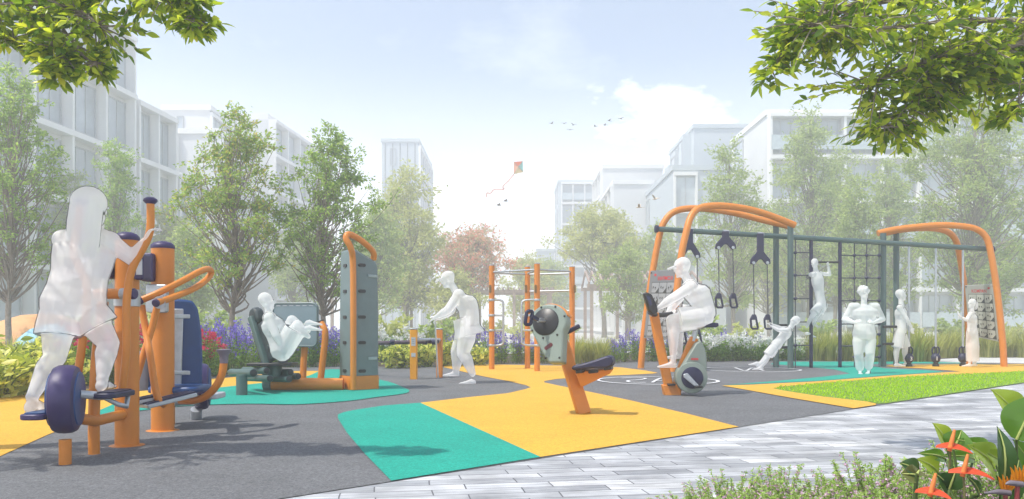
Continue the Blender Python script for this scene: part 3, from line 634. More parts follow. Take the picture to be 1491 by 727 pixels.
def hand_bike():
    base = G(850,604); D = base.y
    t = thing('hand_cycle', 'arm cycling machine with leaning orange post, round grey-green housing and navy saddle', 'exercise machine', base)
    ax = Vector((-.42,-.88,.22)).normalized()       # the disc's axis, towards the viewer's left
    a, b = W(850,604,D), W(803,452,D+.25); up = (b-a).normalized(); sx = Vector((1,.2,0)); sx = (sx-up*sx.dot(up)).normalized()
    part('post', MB().prism([a-sx*.065, a+sx*.075, b+sx*.065, b-sx*.06], .07), ORANGE, t, bevel=.012)
    c = W(801,471,D-.05); u = Vector((0,0,1)); u = (u-ax*u.dot(ax)).normalized(); v = u.cross(ax).normalized()
    if v.x < 0: v = -v
    px = 1/F*D
    def hp(X, Y): return c+v*((X-801)*px/abs(v.x)*.9)+u*((471-Y)*px*1.0)
    out = []
    r = 25
    for k in range(27):
        an = R(-48+k*276/26); out.append(c+v*(math.cos(an)*r*1.18*px)+u*(math.sin(an)*r*1.05*px))
    out = [hp(829,530), hp(808,531)]+[hp(797,517)]+out[::-1][0:0]+[]
    ang = [R(198-k*(198+28)/24) for k in range(25)]
    out += [c+v*(math.cos(q)*r*1.18*px)+u*(math.sin(q)*r*1.08*px) for q in ang]
    out += [hp(828,512)]
    hs = part('housing', MB().prism(out, .13, n=ax), LGREEN, t, bevel=.02, angle=50)
    part('shroud', MB().prism([c+v*(math.cos(q)*r*1.24*px)+u*(math.sin(q)*r*1.15*px)-ax*.01 for q in [R(150-k*130/14) for k in range(15)]]+[c+v*.08+u*.08, c-v*.08+u*.08], .12, off=-.02, n=ax), ORANGE, t, bevel=.012)
    fc = c+ax*.066-v*.02
    dk = part('flywheel', MB().lathe([(.135,-.02),(.135,.004),(.128,.01),(.06,.014),(.02,.03),(0,.03)], fc, ax, 40), BLACK, t)
    for k in range(7):
        q = R(20+k*48); part('bolt', MB().lathe([(.011,0),(.009,.006),(0,.008)], c+ax*.066+v*(math.cos(q)*.182)+u*(math.sin(q)*.162), ax, 10), BLACK, hs)
    for X, Y in ((803,524),(824,523)): part('bolt', MB().lathe([(.011,0),(.009,.006),(0,.008)], hp(X,Y)+ax*.066, ax, 10), BLACK, hs)
    e = hp(806,507)+ax*.068; dv = (v*.8+u*.6).normalized()
    part('emblem_plate', MB().prism(capsule_outline(e, dv, ax.cross(dv), .045, .018, .016), .006, n=ax), mat('dark_red_plate', (.10,.012,.016), .4), hs)
    pin = fc+ax*.04; h1 = W(779,465,D-.22); h2 = W(831,483,D+.2)
    cr = part('crank', MB().tube([fc+ax*.02, pin, W(783,467.5,D-.2)], .014, 10), STEEL, t)
    part('crank_fork', MB().bar(pin+Z3*.02, W(786,467,D-.2)+Z3*.02, .012, .012), STEEL, cr)
    q = W(770,463,D-.28)
    lo = capsule_outline(q, Vector((.85,.5,0)).normalized(), Vector((.14,0,1)).normalized(), .032, .065, .02, 4)
    hd = part('handle', MB().tube(lo+[lo[0]], .017, 10), NAVY, t); part('spindle', MB().bar(q+Vector((.02,0,.02)), W(783,466,D-.22), .032, .032), NAVY, hd)
    h = part('handle', MB().bar(W(824,485,D+.15), W(844,474.5,D+.1), .05, .045), NAVY, t, bevel=.012)
    part('crank', MB().cyl(W(818,482,D+.1), W(829,484,D+.14), .017), PALE, h)
    # saddle on a wedge bracket
    sa, sb = W(834,535,D-.05), W(895,528,D-.15); lx = (sb-sa).normalized(); ly = Vector((.25,1,.0)); ly = (ly-lx*ly.dot(lx)).normalized(); lz = lx.cross(ly)
    L = (sb-sa).length
    top = [sa+lx*(L*x)+lz*z for x, z in ((0,-.018),(.04,.018),(.3,.03),(.6,.05),(.86,.075),(.97,.065),(1.0,.02),(.96,-.03),(.8,-.045),(.5,-.03),(.1,-.03))]
    part('saddle', MB().prism(top, .24), NAVY, t, bevel=.025)
    for x in (.18,.84): part('saddle_foot', MB().box(sa+lx*(L*x)-lz*.045, (.07,.2,.035), (lx,ly,lz)), BLACK, t, bevel=.008)
    br = [W(837,540,D), W(893,536,D-.05), W(888,543,D-.03), W(868,552,D), W(846,563,D)]
    part('saddle_bracket', MB().prism(br, .09), ORANGE, t, bevel=.008)
    part('bracket_slot', MB().prism(capsule_outline(W(864,541.5,D-.075), lx, lz, .05, .014, .013), .02), BLACK, t)
hand_bike()

def exercise_bike():
    base = G(978,576); D = base.y
    t = thing('exercise_bike', 'orange V-framed upright exercise bike the cyclist is sitting on', 'exercise machine', base)
    part('foot_block', MB().loft([[base+Vector((x,y,0)) for x,y in ((-.10,-.07),(.10,-.07),(.10,.07),(-.10,.07))],[W(978,560,D)+Vector((x,y,0)) for x,y in ((-.13,-.06),(.13,-.06),(.13,.06),(-.13,.06))]]), ORANGE, t, bevel=.012)
    def stem(P, wv, name='frame_tube'):
        P = catmull(P, 6); rings = []
        for i, p in enumerate(P):
            tt = (P[min(i+1,len(P)-1)]-P[max(i-1,0)]).normalized(); sx = Vector((0,1,0)); sx = (sx-tt*sx.dot(tt)).normalized(); sy = tt.cross(sx)
            rings.append([p+sx*(a*.05)+sy*(b*wv) for a, b in ((-1,-1),(1,-1),(1,1),(-1,1))])
        return part(name, MB().loft(rings), ORANGE, t, bevel=.012)
    stem([W(974,565,D), W(966,528,D), W(958,490,D), W(952,456,D)], .055)
    stem([W(984,565,D+.02), W(993,535,D+.02), W(1005,505,D+.02), W(1011,492,D+.02)], .05)
    part('seat_pin', MB().cyl(W(1009,497,D), W(1014.5,474,D), .035), STEEL, t)
    part('saddle', MB().prism([W(x,y,D) for x, y in ((1010.5,474.5),(1012,472),(1028,471.5),(1038,470),(1043.5,470.5),(1044,475),(1040,477),(1020,477),(1012,478))], .20), NAVY, t, bevel=.02)
    c = W(1005,549.5,D-.09); r = .192; px = D/F
    tail = [(1027,520),(1024.5,508),(1018.5,496.5),(1012,500),(990,537)]
    ang = [R(140+k*(230)/26) for k in range(27)]
    out = [c+Vector((math.cos(a)*r,0,math.sin(a)*r)) for a in ang]+[W(x,y,D-.09) for x,y in tail]
    hs = part('housing', MB().prism(out, .16, n=Y3), LGREEN, t, bevel=.025, angle=50)
    part('rim', MB().lathe([(.193,0),(.197,.01),(.19,.03),(.165,.036)], c-Y3*.075, -Y3, 40), LGREEN, hs)
    part('side_disc', MB().lathe([(.135,0),(.135,.01),(.125,.016),(0,.02)], c-Y3*.112, -Y3, 36), NAVY, t)
    e0, e1 = W(998.5,547.5,D-.245), W(1014,561.5,D-.245)
    part('crank', MB().prism([e0+Vector((-.03,0,.02)), e0+Vector((.02,0,.035)), e1+Vector((.03,0,.0)), e1+Vector((0,0,-.03)), e0+Vector((-.025,0,-.02))], .025), STEEL, t, bevel=.006)
    part('pedal', MB().box(e1+Vector((.01,-.06,-.012)), (.09,.10,.025)), BLACK, t, bevel=.006)
    part('pedal', MB().box(W(977,560,D-.07), (.095,.13,.025)), BLACK, t, bevel=.006)
    part('brand_print', MB().prism(capsule_outline(W(1011.5,523,D-.176), X3, Z3, .045, .012, .006), .004, n=Y3), mat('red_badge', (.5,.05,.05), .5), hs)
    hb = part('handlebar', MB().tube([W(946,455,D-.18), W(953,458,D-.05), W(964,459,D+.05), W(980,457,D+.22)], .03, 12, smooth=4), BLACK, t)
    q = [W(x,y,D-.15) for x,y in ((936,428),(940,425.5),(948,429),(956,446),(957,455),(950,459),(943,452))]
    part('console', MB().prism(q, .12), BLACK, t, bevel=.015)
    part('display', MB().prism([W(x,y,D-.216) for x,y in ((941,431),(945,431),(950,443),(946,446))], .006), mat('navy_screen', (.02,.025,.08), .25), hb)
exercise_bike()
def suspension_rig():
    base = G(1130,536.5); t = thing('suspension_rig', 'long orange-arched training frame with climbing net, straps and slide poles', 'climbing frame', base)
    def arch(P, d0, d1, label=None):
        n = len(P); ts = []
        pts = [W(px,py,d0+(d1-d0)*(i/(n-1))**1.3) for i,(px,py) in enumerate(P)]; pts[0].z = 0
        a = part('arch_tube', MB().tube(pts, .068, 18, smooth=7), ORANGE, t); return a
    arch([(979,541),(981,500),(985,430),(992,372),(1000,335),(1006,316),(1016,304.5),(1035,300),(1060,300.5),(1090,305),(1120,313.5),(1157,328)], 15.4, 16.3)
    arch([(933,537),(937,490),(945,430),(953,380),(961,340),(968,322),(980,309.5),(1000,304),(1030,304.5),(1070,310.5),(1110,320.5),(1150,330)], 16.7, 16.95)
    arch([(1462,535),(1460,500),(1455,450),(1449,405),(1442,365),(1436,346),(1424,335),(1405,330),(1370,328),(1330,331),(1300,335),(1278,340)], 17.3, 17.5)
    arch([(1411,531),(1410,490),(1407,440),(1401,395),(1396,365),(1391,349),(1380,338),(1360,333),(1330,333),(1305,336),(1283,341)], 18.5, 17.6)
    b0, b1 = W(956,333.5,16.5), W(1444,363.2,17.55)
    F_ = lambda px: (lambda k: b0+(b1-b0)*k)(((px-CX)*b0.y/F-b0.x)/((b1.x-b0.x)-(px-CX)/F*(b1.y-b0.y)))
    part('main_beam', MB().cyl(b0, b1, .055), GREEN, t)
    for p in (b0, b1): part('beam_clamp', MB().lathe([(.075,-.03),(.08,-.02),(.08,.02),(.075,.03)], p, b1-b0, 18), NAVY, t)
    for px, py, yt in ((1130,536,329),(1151,537.5,327.5),(1286,535,340),(1305,533.5,338)):
        b = G(px,py); part('post', MB().cyl(b, W(px,yt,b.y), .062, seg=18), GREEN, t)
        part('post_foot', MB().lathe([(.11,0),(.11,.012),(.07,.02)], b, seg=20), GREEN, t)
    for a, b, y in ((1130,1151,474),(1130,1151,506),(1286,1305,476),(1286,1305,501)):
        part('step_rung', MB().cyl(W(a,y,17), W(b,y,17.1), .03, seg=12), BLACK, t)
    navy = []
    for px, py in ((1181,537),(1223,537)):
        f = F_(px); part('climbing_pole', MB().cyl(Vector((f.x,f.y,0)), f, .038, seg=14), NAVY, t)
    # nets: ropes with knots
    fx = lambda px, py: Vector((F_(px).x, F_(px).y, W(px,py,F_(px).y).z))
    def net(xs, xe, rows, extra=()):
        mb = MB()
        for px in xs: f = F_(px); mb.cyl(Vector((f.x,f.y,.01)), f, .013, seg=8)
        for y in rows: mb.cyl(fx(min(xs+[xe]),y), fx(max(xs+[xe]),y), .013, seg=8)
        for y, a, b in extra: mb.cyl(fx(a,y), fx(b,y), .013, seg=8)
        nn = part('rope_net', mb, mat('dark_rope', (.06,.065,.08), .8, bump=.2), t)
        for px in xs+[xe]:
            for y in list(rows)+[e[0] for e in extra if e[1] <= px <= e[2]]:
                k = fx(px,y); part('knot', MB().ell(k, (.042,.042,.034), seg=12, rings=8), NAVY, nn)
    net([1158], 1181, (368,401,435,469,503))
    net([1244,1262,1280], 1223, (372,405,438,472,504), ((455,1244,1280),(487,1244,1280),(520,1244,1280)))
    part('chin_bar', MB().cyl(fx(1181,382), fx(1223,382), .022, seg=12), BLACK, t)
    poles = []
    for px in (1323.5,1362.5,1402):
        f = F_(px); part('slide_pole', MB().cyl(Vector((f.x,f.y,0)), f, .022, seg=12), STEEL, t); poles.append(f)
    return F_, poles
BEAM, POLES = suspension_rig()

def strap(px, arm_y, rope_y, stem_y, half, label, hand_h=20):
    f = BEAM(px); d = f.y-.09; top = Vector((f.x, f.y-.02, f.z+.06))
    t = thing('suspension_strap', label, 'exercise strap', top, 'suspension straps hanging from the beam')
    s = d/F
    Wp = lambda x, y: W(x, y, d)
    y0 = (HOR-(f.z-EYE)/s)-2
    out = [Wp(px-5,y0), Wp(px+5,y0), Wp(px+5,stem_y-3), Wp(px+half+4,arm_y-5), Wp(px+half+5,arm_y+1), Wp(px+half-1,arm_y+3), Wp(px+2,stem_y+8), Wp(px-2,stem_y+8), Wp(px-half+1,arm_y+3), Wp(px-half-5,arm_y+1), Wp(px-half-4,arm_y-5), Wp(px-5,stem_y-3)]
    part('yoke', MB().prism(out, .05), NAVY, t, bevel=.012)
    part('hook_clamp', MB().lathe([(.062,-.06),(.068,-.055),(.068,.055),(.062,.06)], f, Vector((1,.14,-.04)), 18), STEEL, t)
    for sx in (-1, 1):
        x = px+sx*half
        part('pulley', MB().lathe([(.03,-.035),(.034,-.03),(.034,.03),(.03,.035)], Wp(x,arm_y), Y3, 14), STEEL, t)
        part('rope', MB().cyl(Wp(x,arm_y), Wp(x+1.2,rope_y), .011, seg=8), mat('dark_rope', (.06,.065,.08), .8), t)
        o = [Wp(x-4,rope_y+6), Wp(x-1.5,rope_y+1), Wp(x+3,rope_y+1), Wp(x+6.5,rope_y+18), Wp(x+6,rope_y+hand_h), Wp(x-1,rope_y+hand_h), Wp(x-3,rope_y+18)]
        h = part('handle', MB().tube(o+[o[0]], .022, 10), NAVY, t)
        part('handle_top', MB().prism([Wp(x-4,rope_y+7), Wp(x-2,rope_y-1), Wp(x+3,rope_y-1), Wp(x+4.5,rope_y+7)], .05), NAVY, h, bevel=.008)
strap(1004, 374, 480, 356, 11, 'navy suspension strap hanging just behind the cyclist')
strap(1056.5, 361, 428, 348, 10.5, 'shortest navy suspension strap, middle one on the beam with both handles hanging free')
strap(1107, 383, 459, 370, 10, 'long-yoked navy suspension strap whose handles hang above the leaning trainee')

KB = {0: '3', 1: '1', 2: ''}
for i, f in enumerate(POLES):
    p = Vector((f.x, f.y, .0)); lab = ['navy kettlebell numbered 3 on a slide pole beside the standing man', 'navy kettlebell numbered 1 standing alone on the middle slide pole', 'navy kettlebell on a slide pole partly behind the girl'][i]
    t = thing('kettlebell', lab, 'kettlebell', p, 'kettlebells on the slide poles')
    bz = .20
    bell = part('bell', MB().lathe([(.0,-.10),(.06,-.095),(.085,-.06),(.098,-.01),(.095,.03),(.075,.07),(.05,.095),(.02,.105)], p+Z3*bz, seg=26), NAVY, t)
    part('stand', MB().lathe([(.07,0),(.07,.06),(.05,.075),(.05,.1)], p, seg=20), BLACK, t)
    part('handle', MB().tube([p+Vector((-.055,0,bz+.07)), p+Vector((-.075,0,bz+.13)), p+Vector((-.07,0,bz+.2)), p+Vector((-.04,0,bz+.235)), p+Vector((.04,0,bz+.235)), p+Vector((.07,0,bz+.2)), p+Vector((.075,0,bz+.13)), p+Vector((.055,0,bz+.07))], .017, 12, smooth=5), NAVY, t)
    part('pole_sleeve', MB().lathe([(.03,0),(.03,.15)], p+Z3*(bz+.09), seg=14), BLACK, t)
    if KB[i]:
        vs, fs = text_mesh(KB[i], .085); w = vs[:,0].max(); mb = MB()
        ang = .35 if i == 0 else .1
        fw = Vector((-p.x*.0+math.sin(ang)-.35, -1, 0)).normalized(); sx = Vector((-fw.y, fw.x, 0)); sx = sx if sx.x > 0 else -sx
        mb.add([p+Z3*(bz+v[1]-.05)+sx*(v[0]-w/2)+fw*.1025 for v in vs], fs); part('number', mb, WHITE, bell, fix=False)

def board(corners, label, mirror):
    corners = list(corners); nv = (corners[1]-corners[0]).cross(corners[3]-corners[0]); eye = Vector((0,0,EYE)); ray = corners[2]-eye
    corners[2] = eye+ray*(nv.dot(corners[0]-eye)/nv.dot(ray))          # keep the board flat
    q, n = quadmap(*corners)
    if n.y > 0: sg = -1
    else: sg = 1
    t = thing('exercise_board', label, 'sign', (corners[2]+corners[3])/2)
    pm = mat('grey_board_left', (.17,.185,.20), .5, var=.06) if mirror else mat('grey_board_right', (.36,.37,.34), .5, var=.06)
    part('panel', MB().prism(list(corners), .03), pm, t, bevel=.006)
    dk = mat('board_print_dark', (.035,.04,.04), .55); cellm = mat('board_cell_left', (.28,.30,.32), .55) if mirror else mat('board_cell_right', (.45,.46,.42), .55)
    E = lambda u, v, o: q(u, v, sg*o)
    def rect(mb, u0, v0, u1, v1, o): mb.add([E(u0,v0,o), E(u1,v0,o), E(u1,v1,o), E(u0,v1,o)], [(0,1,2,3)])
    g, c, pk = MB(), MB(), MB()
    rect(g, .10, .17, .90, .97, .0165)
    rn = random.Random(3)
    for i in range(3):
        for j in range(5):
            u0 = .11+i*.263; v0 = .178+j*.159; u1, v1 = u0+.248, v0+.146
            rect(c, u0, v0, u1, v1, .018)
            pk.add([E(u1,v1,.0195), E(u1-.11,v1,.0195), E(u1,v1-.07,.0195)], [(0,1,2)])
            for k in range(rn.choice((2,2,3))):      # small exercise figures: limbs as short strokes
                cu, cv = u0+.06+k*.07, v0+.05+rn.uniform(-.01,.01); a = rn.uniform(-.6,.6)
                for da, L in ((0,.05),(.7,.035),(-.6,.035)):
                    du, dv = math.sin(a+da)*L, math.cos(a+da)*L*.9
                    pk.add([E(cu-.008,cv,.0195), E(cu+.008,cv,.0195), E(cu+du+.008,cv+dv,.0195), E(cu+du-.008,cv+dv,.0195)], [(0,1,2,3)])
    part('grid', g, dk, t, fix=False); part('picture_cells', c, cellm, t, fix=False); part('pictograms', pk, dk, t, fix=False)
    vs, fs = text_mesh('KOMPAN', .052); w = vs[:,0].max(); ar = (corners[1]-corners[0]).length; hh = (corners[3]-corners[0]).length
    W_ = .50; k = W_/w
    tx = lambda v: E((.22+v[0]*k) if not mirror else (.80-v[0]*k), .145-v[1]*k*ar/hh*1.15, .0175)
    part('lettering', MB().add([tx(v) for v in vs], fs), RED, t, fix=False)
    bird = [(0,0),(.3,.25),(.1,.55),(.35,.5),(.5,.8),(.62,.5),(1,.6),(.75,.35),(.9,.1),(.6,.2),(.45,-.1),(.35,.15)]
    part('bird_emblem', MB().add([E((.74+x*.13) if not mirror else (.26-x*.13), .085-y*.06, .0175) for x,y in bird], [tuple(range(len(bird)))]), RED, t, fix=False)
    for u, v in ((.04,.03),(.96,.03),(.04,.97),(.96,.97)):
        part('screw', MB().lathe([(.018,0),(.014,.008),(0,.01)], E(u,v,.016), n*sg, 10), BLACK, t)
board([W(948,394.5,16.45), W(990,393,15.75), W(980.5,495,15.55), W(938,492.5,16.55)], 'dark grey exercise board with red lettering seen from behind, under the left arch', True)
board([W(1405.5,415.5,18.25), W(1448.5,414,17.55), W(1457,498,17.45), W(1412,489,18.4)], 'pale grey exercise board with red lettering between the right arch tubes', False)
# ------------------------------------------------------------------ buildings beyond the park
BWALL = mat('white_render', (.66,.67,.67), .7, var=.04, vscale=.3); BSLAB = mat('white_concrete', (.78,.78,.77), .6, var=.04, vscale=.4)
BGLASS = mat('haze_paled_glass', (.42,.47,.51), .2, var=.25, vscale=.25, spec=.8); BFRAME = mat('grey_window_frame', (.42,.44,.46), .5)  # glass colour lightened to carry part of the distance haze
BWALL2 = mat('blue_grey_render', (.48,.53,.56), .7, var=.05, vscale=.3); BDARK = mat('groove_shade_grey', (.20,.22,.23), .7)
def facade(t, p0, p1, z0, z1, floors, bays, out, depth=.5, wins=None, rails=False, slab=True, mull=2, wfrac=.86):
    """open slab-and-pier front along p0-p1 standing proud of the wall, glazing in each bay"""
    p0, p1 = Vector(p0), Vector(p1); ax = (p1-p0).normalized(); L = (p1-p0).length; out = Vector(out).normalized(); H = (z1-z0)/floors; bw = L/bays
    if slab:
        for k in range(floors+1): part('floor_slab', MB().box((p0+p1)/2+out*(depth/2+.003)+Z3*(z0+k*H-(.18 if k == floors else 0)), (L, depth, .36), (ax, out, Z3)), BSLAB, t)
        for b in range(bays+1): part('pier', MB().box(p0+ax*min(max(b*bw,.12),L-.12)+out*(depth*.45)+Z3*((z0+z1)/2), (.22, depth*.88, z1-z0-.04), (ax, out, Z3)), BSLAB, t)
    for k in range(floors):
        for b in range(bays):
            if wins and (k, b) not in wins: continue
            c = p0+ax*((b+.5)*bw)+Z3*(z0+(k+.5)*H); w, h = bw*wfrac, H*.78
            f = MB()
            for s in (-1,1):
                f.box(c+ax*(s*w/2)+out*.06, (.09,.12,h), (ax,out,Z3)); f.box(c+Z3*(s*(h/2-.045))+out*.055, (w-.09,.1,.09), (ax,out,Z3))
            for m_ in range(1, mull+1): f.box(c+ax*(-w/2+w*m_/(mull+1))+out*.05, (.06,.09,h-.18), (ax,out,Z3))
            wf = part('window', f, BFRAME, t); part('pane', MB().box(c+out*.02, (w-.05,.03,h-.05), (ax,out,Z3)), BGLASS, wf)
            if rails and k % 2 == 0: 
                r = MB(); r.box(c+out*(depth-.05)-Z3*(h*.22), (bw-.26,.03,h*.42), (ax,out,Z3)); part('balcony_panel', r, mat('balcony_glass', (.45,.52,.55), .15, spec=.8), t)
def building(label, x0, x1, y0, y1, h, wall=None, group=None, name='apartment_block', parapet=.5, z0=0):
    """axis-aligned block; returns the thing"""
    t = thing(name, label, 'building', ((x0+x1)/2, (y0+y1)/2, 0), group)
    part('wall', MB().box(((x0+x1)/2,(y0+y1)/2,(h+z0)/2), (x1-x0, y1-y0, h-z0)), wall or BWALL, t)
    if parapet: part('roof', MB().box(((x0+x1)/2,(y0+y1)/2,h+parapet/2), (x1-x0+.3, y1-y0+.3, parapet)), BSLAB if wall is None else wall, t)
    return t
# left terrace: three stepped blocks whose glazed fronts run away from the viewer
X = lambda y: -28.6+.09*(y-60)
def terrace(label, ya, yb, h, floors, bays, back=14):
    t = thing('terrace_block', label, 'building', (X(yb)-back/2, (ya+yb)/2, 0), 'stepped terrace blocks on the left')
    pts = [Vector((X(ya),ya,0)), Vector((X(yb),yb,0)), Vector((X(yb)-back,yb,0)), Vector((X(ya)-back,ya,0))]
    part('wall', MB().loft([pts, [p+Z3*h for p in pts]]), BWALL, t)
    part('roof', MB().loft([[p+Z3*(h+.003) for p in pts], [p+Z3*(h+.5) for p in pts]]), BSLAB, t)
    out = Vector((1,-.09,0))
    facade(t, pts[0], pts[1], .2, h, floors, bays, out, .9, mull=2)
    return t
terrace('tallest white terrace block with big framed windows behind the overhanging left branches', 41, 59.2, 22.4, 5, 5)
terrace('middle white terrace block stepping down behind the left grab handles', 59.6, 65.2, 17.9, 4, 2)
terrace('lowest white terrace block at the far right of the stepped row', 65.6, 70.4, 13.5, 3, 2)
# far-left pair
t = building('white block with narrow shuttered openings above the low terrace', -34.2, -29.6, 78, 84, 22.2)
facade(t, (-34.2,78,0), (-29.6,78,0), 1, 22, 6, 4, (0,-1,0), .25, slab=False, wins={(5,1),(4,2),(4,3),(3,0),(2,1),(2,2)}, mull=0, wfrac=.5)
facade(t, (-29.6,78,0), (-29.6,84,0), 1, 22, 6, 2, (1,0,0), .3, mull=1)
t = building('low white block with tall blue-grey glazing next to the narrow-windowed block', -34.0, -27.2, 74, 77.5, 18.9)
facade(t, (-34.0,74,0), (-30.9,74,0), 9, 18.9, 3, 1, (0,-1,0), .4, mull=3)
facade(t, (-27.2,74,0), (-27.2,77.5,0), 1, 18.9, 5, 1, (1,0,0), .4, mull=1)
t = thing('terrace_block', 'long pale block with receding balconies between the two dark-leaved trees', 'building', (-30,93,0))
pts = [Vector((-26.3,86,0)), Vector((-24.9,101,0)), Vector((-36,101,0)), Vector((-36,86,0))]
part('wall', MB().loft([pts, [p+Z3*23.4 for p in pts]]), BWALL, t); part('roof', MB().loft([[p+Z3*23.403 for p in pts], [p+Z3*24 for p in pts]]), BSLAB, t)
facade(t, pts[0], pts[1], .2, 23.4, 6, 4, (1,-.09,0), .9, mull=1)
t = building('pale tower with thin vertical grooves above the pale green tree', -19.6, -14.1, 120, 139, 28.9, BWALL2)
for k in range(5): part('groove_shade', MB().box((-19.1+k*1.12,119.97,14.5), (.12,.06,28.4)), BDARK, t)  # dark strips raised off the wall imitate the shade in grooves
facade(t, (-19.6,120,0), (-14.1,120,0), 1, 28.4, 8, 5, (0,-1,0), .2, slab=False, wins={(7,1),(6,3),(4,0),(4,2),(5,4)}, mull=0, wfrac=.75)
facade(t, (-14.1,120,0), (-14.1,139,0), 1, 28.4, 8, 6, (1,0,0), .4, mull=0)
# right side
t = building('wide white block with deep balconies rising behind the right-hand trees', 24, 52, 75, 87, 20.9)
facade(t, (24,75,0), (52,75,0), .3, 20.9, 5, 8, (0,-1,0), 1.1, rails=True, mull=2)
facade(t, (24,87,0), (24,75,0), .3, 20.9, 5, 2, (-1,0,0), .3, slab=False, wins={(4,0),(3,0),(1,1)}, mull=1, wfrac=.5)
t = building('pale block with three stepped window bays above the orange arch', 21.7, 31, 95, 109.7, 24.7, BWALL2)
for k in range(3):
    y = 96.5+k*4.4; part('bay_window', MB().box((21.7-.5, y+1.3, 22.2-k*1.0), (1.0, 2.6, 4.4)), BWALL2, t)
    facade(t, (20.7,y+2.6,0),(20.7,y,0), 20.2-k, 24.2-k, 1, 1, (-1,0,0), .2, mull=0, slab=False)
t = building('big pale block with stacked corner glazing left of the three window bays', 16.2, 21.5, 80, 101, 16.7, BWALL2)
facade(t, (16.2,80,0), (18.6,80,0), .6, 16.5, 4, 1, (0,-1,0), .35, mull=1)
facade(t, (16.2,101,0), (16.2,80,0), .6, 16.5, 4, 5, (-1,0,0), .3, slab=False, wins={(3,1),(2,3),(1,0),(1,2)}, mull=1, wfrac=.5)
t = building('plain pale block with a windowed left flank behind the umbrella-shaped tree', 12.7, 21, 111, 122, 23.1)
facade(t, (12.7,122,0), (12.7,111,0), .6, 23, 6, 3, (-1,0,0), .5, mull=1)
t = building('lower pale block in front of the plain one, dark windows on its flank', 12.3, 17.0, 96, 110, 18.2)
facade(t, (12.3,110,0), (12.3,96,0), .6, 18.2, 5, 4, (-1,0,0), .5, mull=1)
t = building('farthest right-hand block with two rows of balcony windows, beside the kite', 8.2, 14.8, 140, 152, 26.4, BWALL2)
facade(t, (8.6,140,0), (14.8,140,0), .6, 26.4, 7, 3, (0,-1,0), .9, rails=True, mull=2)
facade(t, (8.2,152,0), (8.2,140,0), .6, 26.4, 7, 2, (-1,0,0), .3, slab=False, mull=0, wfrac=.4)
t = building('small low pale box of a building near the horizon left of the balconied block', 4.7, 8.0, 150, 160, 15.3, BWALL2)
facade(t, (4.7,150,0), (8.0,150,0), .6, 15, 4, 2, (0,-1,0), .2, slab=False, mull=0, wfrac=.4)
t = building('narrow pale annexe standing between the umbrella-shaped tree and the orange arch', 11.8, 13.6, 85, 91, 11.0)
facade(t, (11.8,91,0), (11.8,85,0), .6, 11, 3, 2, (-1,0,0), .2, slab=False, mull=0, wfrac=.5)
facade(t, (11.8,85,0), (13.6,85,0), .6, 11, 3, 1, (0,-1,0), .2, slab=False, mull=0, wfrac=.4)
# pergolas
WOODP = mat('reddish_timber', (.36,.27,.235), .7, var=.2, vscale=3)
def pergola(label, x0, x1, y0, y1, h, peak, n):
    t = thing('pergola', label, 'pergola', ((x0+x1)/2,(y0+y1)/2,0), 'timber pergolas in the park')
    for i in range(n):
        for y in (y0, y1):
            x = x0+(x1-x0)*i/(n-1); part('post', MB().box((x,y,h/2), (.22,.22,h)), WOODP, t)
    for y in (y0, y1): part('beam', MB().box(((x0+x1)/2,y,h+.12), (x1-x0+.6,.18,.24)), WOODP, t)
    sl = MB(); k = int((x1-x0)/.42)
    for i in range(k+1):
        x = x0-.2+(x1-x0+.4)*i/k; ym = (y0+y1)/2
        sl.bar((x,y0-.5,h+.3), (x,ym,h+.3+peak), .12, .16); sl.bar((x,ym,h+.3+peak), (x,y1+.5,h+.3), .12, .16)
    part('roof_slats', sl, WOODP, t)
    return t
pergola('reddish timber pergola with pitched slatted roof left of the orange arch', 5.6, 13.0, 56, 61, 3.7, 1.0, 4)
pergola('long low timber pergola behind the old man and the orange posts', -14, 3.0, 62, 66, 3.6, .15, 7)
# play mounds far on the left
def mound(label, c, rx, h, m):
    prof = [(rx,0),(rx*.98,h*.25),(rx*.86,h*.55),(rx*.62,h*.82),(rx*.3,h*.97),(0,h)]
    tag(part('play_mound', MB().lathe(prof, c, seg=36), m, base=c), label, 'play mound', 'rubber play mounds')
mound('orange play mound on the lawn behind the left tree', Vector((-14.2,24,0)), 1.7, 1.28, mat('orange_mound', (.62,.33,.14), .7))
mound('pale blue play mound on the lawn in front of the orange one', Vector((-12.6,22.3,0)), 1.25, 1.0, mat('blue_mound', (.28,.52,.62), .7))
# ------------------------------------------------------------------ trees
BARK = mat('grey_bark', (.24,.20,.16), .9, var=.35, vscale=14, bump=.5, bscale=40)
LV_MID = leaf_mat('mid_green_leaves', [(.12,.19,.065),(.17,.26,.085),(.23,.33,.11),(.30,.37,.14)], .45)
LV_PALE = leaf_mat('haze_paled_leaves', [(.19,.25,.11),(.25,.31,.14),(.32,.37,.18)], .45)  # far foliage: distance haze put into the leaf colours
LV_YEL = leaf_mat('yellow_green_leaves', [(.36,.40,.14),(.44,.46,.18),(.52,.52,.25)], .45, tcol=(1.7,1.7,1.1))
LV_RED = leaf_mat('flame_tree_blossom', [(.70,.30,.20),(.72,.40,.28),(.42,.44,.22),(.50,.50,.26),(.72,.46,.36)], .4, tcol=(1.6,1.2,1.1))
LV_AUT = leaf_mat('mixed_ochre_leaves', [(.13,.21,.065),(.18,.27,.08),(.23,.33,.10),(.26,.33,.10),(.40,.32,.12)], .45)
